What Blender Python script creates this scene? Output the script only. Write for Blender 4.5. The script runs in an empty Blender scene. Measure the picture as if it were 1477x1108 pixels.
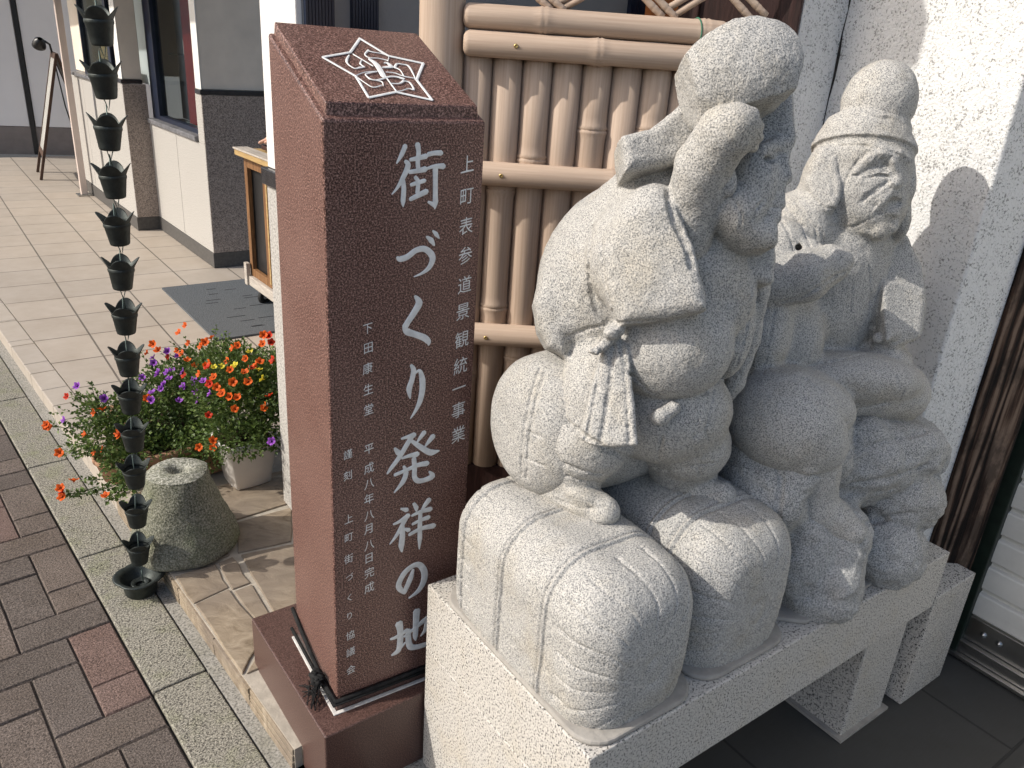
import bpy, bmesh, math, random
import numpy as np
from mathutils import Vector, Matrix, noise as mnoise
from math import radians, degrees, sin, cos, pi, atan2, hypot, sqrt
random.seed(7)
scene = bpy.context.scene
COL = scene.collection

# ------------------------------------------------------------------ camera
PW, PH = 1477.0, 1108.0
FPX, PITCH, ROLL = 1134.5, radians(22.686), radians(4.10)
CAM = np.array([0.0, 0.0, 1.5])
_c, _s = cos(PITCH), sin(PITCH)
_R0 = np.array([[1, 0, 0], [0, -_s, -_c], [0, _c, -_s]])
_cr, _sr = cos(ROLL), sin(ROLL)
VR = np.array([[_cr, -_sr, 0], [_sr, _cr, 0], [0, 0, 1]]) @ _R0     # rows: right, down, forward
cd = bpy.data.cameras.new('camera')
cam = bpy.data.objects.new('camera', cd)
COL.objects.link(cam)
cd.sensor_width = 36.0
cd.lens = FPX / PW * 36.0
cd.clip_start, cd.clip_end = 0.05, 200.0
_m = Matrix.Identity(4)
for i in range(3):
    _m[i][0], _m[i][1], _m[i][2], _m[i][3] = VR[0][i], -VR[1][i], -VR[2][i], CAM[i]
cam.matrix_world = _m
scene.camera = cam

# ------------------------------------------------------------------ light
SUN_AZ, SUN_EL = radians(18.5), radians(37.8)       # direction the light travels towards, and its height
LT = Vector((cos(SUN_EL) * cos(SUN_AZ), cos(SUN_EL) * sin(SUN_AZ), -sin(SUN_EL)))
world = bpy.data.worlds.new("World")
scene.world = world
world.use_nodes = True
wn = world.node_tree
sky = wn.nodes.new('ShaderNodeTexSky')
sky.sky_type = 'NISHITA'
sky.sun_disc = False
sky.sun_elevation = SUN_EL
sky.sun_rotation = radians(251.5)
sky.air_density, sky.dust_density, sky.ozone_density = 1.0, 3.0, 1.0
bg = wn.nodes['Background']
wn.links.new(sky.outputs[0], bg.inputs[0])
bg.inputs[1].default_value = 0.15
sd = bpy.data.lights.new('sun', 'SUN')
sd.energy, sd.angle, sd.color = 3.25, radians(0.5), (1.0, 0.945, 0.86)
so = bpy.data.objects.new('sun', sd)
COL.objects.link(so)
so.location = (-4, -2, 6)
so.rotation_euler = LT.to_track_quat('-Z', 'Y').to_euler()
vs = scene.view_settings
vs.view_transform, vs.look, vs.gamma, vs.exposure = 'Standard', 'None', 1.0, 0.22
scene.cycles.max_bounces = 6

# ------------------------------------------------------------------ helpers: geometry from sight lines
def ray(x, y):
    d = VR.T @ np.array([(x - PW / 2) / FPX, (y - PH / 2) / FPX, 1.0])
    return d / np.linalg.norm(d)
def at(x, y, Y):
    d = ray(x, y); return CAM + d * (Y / d[1])
def gz(x, y, z=0.0):
    d = ray(x, y); return CAM + d * ((z - CAM[2]) / d[2])

# ------------------------------------------------------------------ helpers: objects
def tag(o, label=None, cat=None, group=None, kind=None):
    if label: o['label'] = label
    if cat: o['category'] = cat
    if group: o['group'] = group
    if kind: o['kind'] = kind
    return o
def empty(name, loc, rz=0, label=None, cat=None, group=None):
    o = bpy.data.objects.new(name, None)
    COL.objects.link(o)
    o.empty_display_size = 0.05
    o.location = loc; o.rotation_euler = (0, 0, rz)
    return tag(o, label, cat, group)

class MB:
    def __init__(s): s.v, s.f, s.mi, s.cur, s.sm = [], [], [], 0, []
    def add(s, vs, fs, smooth=False):
        n = len(s.v); s.v += [tuple(v) for v in vs]
        for f in fs:
            s.f.append(tuple(i + n for i in f)); s.mi.append(s.cur); s.sm.append(smooth)
        return s
    def box(s, x0, x1, y0, y1, z0, z1, M=None):
        vs = [(x, y, z) for x in (x0, x1) for y in (y0, y1) for z in (z0, z1)]
        if M is not None: vs = [tuple(M @ Vector(v)) for v in vs]
        return s.add(vs, [(0, 1, 3, 2), (4, 6, 7, 5), (0, 4, 5, 1), (2, 3, 7, 6), (0, 2, 6, 4), (1, 5, 7, 3)])
    def prism(s, poly, z0, z1):
        a = sum(poly[i][0] * poly[(i + 1) % len(poly)][1] - poly[(i + 1) % len(poly)][0] * poly[i][1] for i in range(len(poly)))
        if a < 0: poly = poly[::-1]
        n = len(poly)
        vs = [(p[0], p[1], z0) for p in poly] + [(p[0], p[1], z1) for p in poly]
        return s.add(vs, [tuple(range(n))[::-1], tuple(range(n, 2 * n))] + [(i, (i + 1) % n, n + (i + 1) % n, n + i) for i in range(n)])
    def tube(s, pts, rad, n=8, cap=True):
        pts = [Vector(p) for p in pts]
        if not isinstance(rad, (list, tuple)): rad = [rad] * len(pts)
        vs, prev = [], None
        for i, p in enumerate(pts):
            t = (pts[min(i + 1, len(pts) - 1)] - pts[max(i - 1, 0)]).normalized()
            u = prev - t * prev.dot(t) if prev is not None else t.orthogonal()
            if u.length < 1e-6: u = t.orthogonal()
            u.normalize(); prev = u; w = t.cross(u)
            for k in range(n):
                a = 2 * pi * k / n
                vs.append(p + (u * cos(a) + w * sin(a)) * rad[i])
        fs = []
        for i in range(len(pts) - 1):
            for k in range(n):
                fs.append((i * n + k, i * n + (k + 1) % n, (i + 1) * n + (k + 1) % n, (i + 1) * n + k))
        if cap: fs += [tuple(range(n))[::-1], tuple((len(pts) - 1) * n + k for k in range(n))]
        return s.add(vs, fs, True)
    def lathe(s, prof, n=32, c=(0, 0, 0), rmod=None, close=False):
        vs, fs = [], []
        m = len(prof)
        for j, (r, z) in enumerate(prof):
            for k in range(n):
                a = 2 * pi * k / n
                q = 1 if rmod is None else rmod(a, j)
                vs.append((c[0] + r * q * cos(a), c[1] + r * q * sin(a), c[2] + z))
        for j in range(m - 1):
            for k in range(n):
                fs.append((j * n + k, j * n + (k + 1) % n, (j + 1) * n + (k + 1) % n, (j + 1) * n + k))
        return s.add(vs, fs, True)
    def build(s, name, mat, parent=None, bevel=0, seg=2):
        me = bpy.data.meshes.new(name)
        me.from_pydata(s.v, [], s.f)
        mats = mat if isinstance(mat, (list, tuple)) else [mat]
        for m in mats: me.materials.append(m)
        me.polygons.foreach_set('material_index', s.mi)
        me.polygons.foreach_set('use_smooth', s.sm)
        me.update()
        o = bpy.data.objects.new(name, me)
        COL.objects.link(o)
        if parent is not None: o.parent = parent
        if bevel:
            b = o.modifiers.new('edge', 'BEVEL'); b.width = bevel; b.segments = seg; b.limit_method = 'ANGLE'
            b.harden_normals = False
        return o

def copy_tree(o, parent=None):
    c = o.copy(); COL.objects.link(c)
    if parent is not None: c.parent = parent
    for ch in list(o.children): copy_tree(ch, c)
    return c

# ------------------------------------------------------------------ helpers: materials
def mat_new(name):
    m = bpy.data.materials.new(name); m.use_nodes = True
    nt = m.node_tree
    b = nt.nodes['Principled BSDF']
    return m, nt, b
def N(nt, t, **kw):
    n = nt.nodes.new(t)
    for k, v in kw.items():
        if k.startswith('i_'):
            key = k[2:]
            n.inputs[int(key) if key.isdigit() else key.replace('_', ' ')].default_value = v
        else: setattr(n, k, v)
    return n
def ramp(nt, src, stops, interp='LINEAR'):
    r = N(nt, 'ShaderNodeValToRGB')
    r.color_ramp.interpolation = interp
    e = r.color_ramp.elements
    while len(e) < len(stops): e.new(0.5)
    for i, (p, c) in enumerate(stops):
        e[i].position = p
        e[i].color = (c, c, c, 1) if isinstance(c, (int, float)) else (*c, 1)
    nt.links.new(src, r.inputs[0])
    return r.outputs[0]
def coords(nt, scale=None, kind='Object'):
    tc = N(nt, 'ShaderNodeTexCoord')
    if scale is None: return tc.outputs[kind]
    mp = N(nt, 'ShaderNodeMapping')
    mp.inputs['Scale'].default_value = scale
    nt.links.new(tc.outputs[kind], mp.inputs[0])
    return mp.outputs[0]
def noise(nt, vec, scale, detail=3, rough=.6, dist=0):
    n = N(nt, 'ShaderNodeTexNoise', i_Scale=scale, i_Detail=detail, i_Roughness=rough, i_Distortion=dist)
    nt.links.new(vec, n.inputs['Vector'])
    return n.outputs['Fac']
def mix(nt, fac, a, b, mode='MIX'):
    m = N(nt, 'ShaderNodeMix', data_type='RGBA', blend_type=mode)
    if isinstance(fac, (int, float)): m.inputs[0].default_value = fac
    else: nt.links.new(fac, m.inputs[0])
    for v, i in ((a, 6), (b, 7)):
        if isinstance(v, tuple): m.inputs[i].default_value = (*v, 1)
        elif isinstance(v, (int, float)): m.inputs[i].default_value = (v, v, v, 1)
        else: nt.links.new(v, m.inputs[i])
    return m.outputs[2]
def math_(nt, op, a, b=None):
    m = N(nt, 'ShaderNodeMath', operation=op)
    for v, i in ((a, 0), (b, 1)):
        if v is None: continue
        if isinstance(v, (int, float)): m.inputs[i].default_value = v
        else: nt.links.new(v, m.inputs[i])
    return m.outputs[0]
def bump(nt, b, h, strength, dist):
    n = N(nt, 'ShaderNodeBump', i_Strength=strength, i_Distance=dist)
    nt.links.new(h, n.inputs['Height'])
    nt.links.new(n.outputs[0], b.inputs['Normal'])
def setc(nt, b, c, rough=.8, spec=.3):
    if isinstance(c, tuple): b.inputs['Base Color'].default_value = (*c, 1)
    else: nt.links.new(c, b.inputs['Base Color'])
    b.inputs['Roughness'].default_value = rough
    b.inputs['Specular IOR Level'].default_value = spec

def granite(name, dark, mid, light, scale=420, cut=(.36, .46, .6), rough=.85, bmp=.0012, stain=None, spec=.3, flecks=0, fs=160, bs=None, chisel=None):
    m, nt, b = mat_new(name)
    v = coords(nt)
    g = noise(nt, v, scale, 2, .75)
    c = ramp(nt, g, [(cut[0], dark), (cut[1], mid), (cut[2], light)])
    if flecks:
        g2 = noise(nt, v, fs, 2, .6)
        c = mix(nt, ramp(nt, g2, [(.395, 1.0), (.435, 0.0)]), c, flecks)
    big = noise(nt, v, 5, 4, .6)
    c = mix(nt, ramp(nt, big, [(.35, 0.0), (.75, .30)]), c, tuple(x * .72 for x in light), 'MIX')
    if stain:
        st = noise(nt, v, 9, 4, .62)
        c = mix(nt, ramp(nt, st, [(.5, 0.0), (.72, .55)]), c, stain, 'MULTIPLY')
    setc(nt, b, c, rough, spec)
    h = noise(nt, v, bs or scale * .8, 3, .6)
    if chisel:
        h2 = noise(nt, v, chisel, 4, .65)
        h = math_(nt, 'ADD', h, math_(nt, 'MULTIPLY', h2, 1.6))
    bump(nt, b, h, .9, bmp)
    return m
def plain(name, col, rough=.6, spec=.3, var=.12, scale=20, bmp=0, metal=0, bs=80):
    m, nt, b = mat_new(name)
    v = coords(nt)
    n = noise(nt, v, scale, 4, .6)
    c = mix(nt, ramp(nt, n, [(.3, 0.0), (.7, 1.0)]), tuple(x * (1 - var) for x in col), tuple(min(1, x * (1 + var)) for x in col))
    setc(nt, b, c, rough, spec)
    b.inputs['Metallic'].default_value = metal
    if bmp: bump(nt, b, noise(nt, v, bs, 4, .6), 1.0, bmp)
    return m
def wood(name, c1, c2, axis='Z', scale=1.0, rough=.75, bmp=.002, fine=70):
    m, nt, b = mat_new(name)
    s = {'X': (2, 24, 24), 'Y': (24, 2, 24), 'Z': (24, 24, 2)}[axis]
    v = coords(nt, tuple(x * scale for x in s))
    n = noise(nt, v, 2.2, 6, .7, .8)
    f = noise(nt, v, 9, 3, .7)
    c = ramp(nt, math_(nt, 'ADD', math_(nt, 'MULTIPLY', n, .7), math_(nt, 'MULTIPLY', f, .3)), [(.32, c1), (.62, c2)])
    setc(nt, b, c, rough, .3)
    bump(nt, b, n, 1.0, bmp)
    return m

M = {}
M['statue'] = granite('statue_granite', (.12, .125, .128), (.365, .36, .345), (.575, .555, .515), 420, (.37, .475, .60), stain=(.93, .86, .73), bmp=.0016, bs=240, chisel=85)
M['statue_dark'] = granite('rock_granite', (.105, .11, .115), (.32, .325, .32), (.54, .53, .505), 390, (.37, .48, .62), stain=(.88, .84, .78), bmp=.003, bs=120, chisel=42)
M['bench'] = granite('bench_granite', (.30, .285, .27), (.52, .495, .455), (.64, .61, .56), 300, (.33, .46, .62), stain=(.95, .90, .80), flecks=(.028, .028, .032), fs=235, bmp=.0006, rough=.7)
M['mortar'] = plain('mortar', (.34, .32, .29), .9, .2, .15, 30, .0015)
M['pillar'] = granite('pillar_granite', (.024, .011, .009), (.118, .053, .041), (.42, .26, .215), 330, (.40, .50, .66), rough=.38, bmp=.0003, spec=.35)
M['pillar_base'] = granite('base_granite', (.035, .018, .015), (.085, .046, .038), (.16, .095, .08), 380, (.38, .49, .66), rough=.36, bmp=.0003, spec=.4)
M['ink'] = plain('inlaid_white_paint', (.76, .77, .76), .7, .2, .16, 60, .0006)
M['ink2'] = plain('emblem_white_paint', (.80, .80, .78), .7, .2, .10, 60, .0006)
M['weight'] = granite('mossy_stone', (.06, .065, .045), (.18, .18, .135), (.40, .39, .33), 190, (.36, .52, .74), rough=.95, bmp=.0035, stain=(.66, .76, .46), bs=170)
M['weight_top'] = granite('lit_top_stone', (.08, .085, .065), (.25, .25, .205), (.50, .49, .43), 165, (.34, .49, .66), rough=.95, bmp=.005, bs=140, stain=(.8, .85, .62))  # paler than the sides: light on the top is painted into the colour
M['concrete'] = granite('washed_concrete', (.07, .066, .052), (.22, .208, .170), (.46, .43, .36), 240, (.37, .48, .64), rough=.95, bmp=.002, stain=(.74, .84, .50), flecks=(.05, .045, .04), fs=190)
M['old_concrete'] = granite('stained_concrete', (.09, .085, .08), (.26, .25, .22), (.40, .38, .34), 160, (.33, .46, .66), rough=.95, bmp=.002, stain=(.7, .7, .6))
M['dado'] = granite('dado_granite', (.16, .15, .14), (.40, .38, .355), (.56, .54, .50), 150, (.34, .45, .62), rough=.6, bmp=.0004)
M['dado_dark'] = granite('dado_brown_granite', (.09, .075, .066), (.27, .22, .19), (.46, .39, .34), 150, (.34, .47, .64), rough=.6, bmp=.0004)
M['skirt'] = plain('dark_skirting_stone', (.085, .08, .075), .6, .3, .2, 60)
M['cap'] = plain('black_stone_cap', (.03, .028, .03), .25, .5, .3, 40)
M['plaster'] = plain('beige_plaster', (.76, .68, .58), .9, .2, .08, 5, .001)
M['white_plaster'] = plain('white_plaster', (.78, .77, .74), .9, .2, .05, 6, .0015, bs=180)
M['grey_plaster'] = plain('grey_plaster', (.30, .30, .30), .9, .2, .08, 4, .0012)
M['far_plaster'] = plain('far_white_board', (.80, .80, .81), .7, .3, .04, 1.5)
M['far_skirt'] = plain('far_dark_skirting', (.22, .195, .185), .6, .3, .1, 10)
M['navy'] = plain('navy_frame_paint', (.012, .018, .038), .35, .5, .2, 12)
M['black'] = plain('black_paint', (.012, .012, .013), .4, .5, .2, 20)
M['sill'] = plain('worn_stone_sill', (.16, .16, .17), .4, .5, .5, 26, .001)
M['steel'] = plain('brushed_steel', (.42, .42, .41), .32, .5, .12, 8, 0, 1.0)
M['slat'] = plain('grey_shutter_paint', (.60, .60, .57), .5, .4, .10, 9, .0004)
M['green_rail'] = plain('dark_green_rail_paint', (.012, .022, .016), .45, .4, .3, 30)
def timber():
    m, nt, b = mat_new('weathered_timber')
    v = coords(nt, (20, 20, 1.4))
    w = N(nt, 'ShaderNodeTexWave', wave_type='BANDS', bands_direction='X', i_Scale=.55, i_Distortion=14.0, i_Detail=5.0)
    w.inputs['Detail Scale'].default_value = 1.4
    nt.links.new(v, w.inputs['Vector'])
    f = noise(nt, coords(nt, (110, 110, 5)), 2.5, 4, .7)
    g = math_(nt, 'ADD', math_(nt, 'MULTIPLY', w.outputs['Fac'], .6), math_(nt, 'MULTIPLY', f, .5))
    c = ramp(nt, g, [(.30, (.010, .006, .005)), (.52, (.060, .034, .023)), (.80, (.19, .135, .10))])
    big = noise(nt, coords(nt, (5, 5, 2.5)), 3, 4, .7)
    c = mix(nt, ramp(nt, big, [(.48, 0.0), (.60, .8)]), c, (.30, .30, .32), 'MULTIPLY')
    setc(nt, b, c, .8, .25); bump(nt, b, g, 1.0, .006)
    return m
M['timber'] = timber()
M['door_wood'] = wood('dark_red_wood', (.012, .006, .005), (.05, .022, .018), 'Z', 1.0, .6, .002)
M['cab_wood'] = wood('old_cabinet_wood', (.07, .028, .012), (.30, .155, .065), 'Z', 1.0, .6, .002)
M['cab_pale'] = wood('pale_cabinet_top', (.30, .19, .08), (.52, .36, .16), 'Y', 1.0, .6, .001)
M['bleached'] = wood('bleached_wood', (.28, .24, .20), (.55, .50, .44), 'Y', 1.0, .8, .002)
M['board_wood'] = wood('dark_board_wood', (.03, .018, .012), (.12, .07, .05), 'Z', 1.0, .6, .001)
M['chalk'] = plain('signboard_sheet', (.42, .41, .38), .5, .3, .2, 6)
M['post'] = plain('pale_post_paint', (.62, .52, .46), .5, .4, .06, 4)
M['bronze'] = plain('dark_bronze', (.042, .050, .047), .5, .5, .35, 40, .0008, .55)
M['link'] = plain('verdigris_wire', (.12, .16, .145), .45, .5, .25, 60, 0, .6)
M['terracotta'] = plain('terracotta', (.42, .24, .15), .85, .2, .15, 20, .001)
M['pot'] = plain('white_pot_glaze', (.74, .70, .66), .5, .4, .05, 12)
M['soil'] = plain('soil', (.035, .024, .016), .95, .1, .4, 60, .006)
M['mat'] = plain('grey_floor_mat', (.115, .125, .135), .95, .1, .18, 160, .004, bs=160)
M['mat_mark'] = plain('dark_mat_dash', (.03, .032, .036), .95, .1, .2, 100, .003)
M['red'] = plain('red_cloth', (.30, .025, .022), .7, .2, .1, 20)
M['white'] = plain('white_paper', (.80, .78, .74), .7, .2, .03, 20)
M['tray'] = plain('dark_lacquer_tray', (.055, .022, .018), .35, .5, .2, 20)
M['rope'] = plain('black_cord', (.018, .018, .018), .9, .2, .4, 90, .002)
M['green_string'] = plain('green_string', (.05, .16, .10), .7, .3, .2, 60)
M['brass'] = plain('brass_screw', (.55, .40, .16), .35, .5, .1, 20, 0, .9)
M['skin'] = plain('skin', (.62, .36, .26), .55, .4, .05, 12)
M['shirt'] = plain('dark_shirt', (.05, .05, .07), .9, .2, .1, 30)
M['rubber'] = plain('black_rubber', (.02, .02, .02), .7, .3, .2, 20)
M['cardboard'] = plain('brown_boxes', (.42, .28, .13), .8, .2, .15, 10)
M['roof'] = plain('canopy_soffit', (.40, .37, .33), .8, .2, .06, 3)

def stucco():
    m, nt, b = mat_new('white_stucco')
    v = coords(nt)
    g = noise(nt, v, 190, 3, .7)
    g2 = noise(nt, v, 34, 3, .6)
    pits = math_(nt, 'ADD', g, math_(nt, 'MULTIPLY', g2, .35))
    c = ramp(nt, pits, [(.545, (.30, .30, .29)), (.59, (.68, .68, .67)), (.67, (.80, .80, .79))])
    setc(nt, b, c, .92, .2)
    h = noise(nt, v, 130, 4, .65)
    bump(nt, b, h, 1.0, .006)
    return m
M['stucco'] = stucco()

def bamboo(name, axis):
    m, nt, b = mat_new(name)
    s = {'X': (1.5, 60, 60), 'Z': (60, 60, 1.5)}[axis]
    n = noise(nt, coords(nt, s), 3, 4, .6)
    n2 = noise(nt, coords(nt), 7, 3, .5)
    c = ramp(nt, n, [(.3, (.41, .30, .225)), (.7, (.55, .43, .335))])
    c = mix(nt, ramp(nt, n2, [(.3, 0.0), (.7, .35)]), c, (.42, .33, .26))
    setc(nt, b, c, .62, .25)
    return m
M['bamboo'] = bamboo('bamboo_upright', 'Z')
M['bamboo_x'] = bamboo('bamboo_rail', 'X')

def tile_mat(name, c1, c2, mortar, w, h, ms, off=0.0, rough=.55):
    m, nt, b = mat_new(name)
    v = coords(nt)
    br = N(nt, 'ShaderNodeTexBrick', offset=off, squash=1.0)
    br.inputs['Color1'].default_value = (*c1, 1); br.inputs['Color2'].default_value = (*c2, 1)
    br.inputs['Mortar'].default_value = (*mortar, 1)
    br.inputs['Scale'].default_value = 1.0
    br.inputs['Mortar Size'].default_value = ms
    br.inputs['Mortar Smooth'].default_value = .2
    br.inputs['Bias'].default_value = 0
    br.inputs['Brick Width'].default_value = w; br.inputs['Row Height'].default_value = h
    nt.links.new(v, br.inputs['Vector'])
    n = noise(nt, v, 7, 5, .65)
    c = mix(nt, ramp(nt, n, [(.3, 0.0), (.75, .40)]), br.outputs['Color'], (.62, .56, .48), 'MULTIPLY')
    n3 = noise(nt, coords(nt, (3, 40, 1)), 6, 4, .6)
    c = mix(nt, ramp(nt, n3, [(.35, 0.0), (.7, .22)]), c, (.72, .66, .58), 'MULTIPLY')
    setc(nt, b, c, rough, .35)
    hgt = math_(nt, 'SUBTRACT', math_(nt, 'MULTIPLY', noise(nt, v, 60, 3, .5), .15), br.outputs['Fac'])
    bump(nt, b, hgt, .7, .003)
    return m
M['tile'] = tile_mat('beige_floor_tile', (.47, .415, .355), (.43, .385, .335), (.17, .15, .13), .335, .342, .0045)
M['border_tile'] = tile_mat('beige_edge_tile', (.48, .43, .37), (.445, .40, .35), (.22, .19, .15), .34, .40, .0045)
M['floor'] = tile_mat('dark_slate_floor', (.060, .060, .056), (.070, .068, .064), (.035, .035, .034), .60, .60, .004, 0.5, .75)

def attr_mat(name, rough, spec, trans=0, bmp=0, bs=200, var=.15, vs=60, gl=None):
    m, nt, b = mat_new(name)
    a = N(nt, 'ShaderNodeAttribute', attribute_name='col')
    v = coords(nt)
    n = noise(nt, v, vs, 3, .7)
    c = mix(nt, ramp(nt, n, [(.3, 0.0), (.7, 1.0)]), a.outputs['Color'], (1 - 2 * var, 1 - 2 * var, 1 - 2 * var), 'MULTIPLY')
    setc(nt, b, c, rough, spec)
    if trans:
        tr = N(nt, 'ShaderNodeBsdfTranslucent')
        nt.links.new(c, tr.inputs[0])
        mx = N(nt, 'ShaderNodeMixShader'); mx.inputs[0].default_value = trans
        nt.links.new(b.outputs[0], mx.inputs[1]); nt.links.new(tr.outputs[0], mx.inputs[2])
        nt.links.new(mx.outputs[0], nt.nodes['Material Output'].inputs[0])
    if bmp:
        bump(nt, b, noise(nt, v, bs, 3, .7), 1.0, bmp)
        dirt = noise(nt, v, 6, 5, .7)
        c2 = mix(nt, ramp(nt, dirt, [(.40, 0.0), (.68, .55)]), c, (.62, .60, .56), 'MULTIPLY')
        nt.links.new(c2, b.inputs['Base Color'])
    return m
M['brick'] = attr_mat('paver_brick', .95, .2, 0, .004, 230, .42, 210)
M['leaf'] = attr_mat('petunia_leaf', .5, .4, .35, 0, 200, .12, 60)
def petal(name, c, c2):
    m, nt, b = mat_new(name)
    v = coords(nt)
    g = N(nt, 'ShaderNodeTexGradient', gradient_type='SPHERICAL')
    mp = N(nt, 'ShaderNodeMapping'); mp.inputs['Scale'].default_value = (55, 55, 55)
    nt.links.new(v, mp.inputs[0]); nt.links.new(mp.outputs[0], g.inputs[0])
    cc = mix(nt, ramp(nt, g.outputs['Fac'], [(.35, 0.0), (.85, 1.0)]), c, c2)
    setc(nt, b, cc, .6, .3)
    tr = N(nt, 'ShaderNodeBsdfTranslucent'); nt.links.new(cc, tr.inputs[0])
    mx = N(nt, 'ShaderNodeMixShader'); mx.inputs[0].default_value = .3
    nt.links.new(b.outputs[0], mx.inputs[1]); nt.links.new(tr.outputs[0], mx.inputs[2])
    nt.links.new(mx.outputs[0], nt.nodes['Material Output'].inputs[0])
    return m
M['orange'] = petal('orange_petal', (.78, .13, .012), (.55, .08, .01))
M['scarlet'] = petal('scarlet_petal', (.66, .045, .012), (.40, .02, .01))
M['purple'] = petal('purple_petal', (.38, .11, .60), (.16, .03, .28))
M['yellow'] = petal('yellow_petal', (.80, .70, .06), (.6, .45, .03))
def glass():
    m, nt, b = mat_new('window_glass')
    t = N(nt, 'ShaderNodeBsdfTransparent'); t.inputs[0].default_value = (.75, .8, .8, 1)
    g = N(nt, 'ShaderNodeBsdfGlossy', i_Roughness=.02)
    mx = N(nt, 'ShaderNodeMixShader')
    mx.inputs[0].default_value = .10; nt.links.new(t.outputs[0], mx.inputs[1]); nt.links.new(g.outputs[0], mx.inputs[2])
    nt.links.new(mx.outputs[0], nt.nodes['Material Output'].inputs[0])
    return m
M['glass'] = glass()
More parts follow.
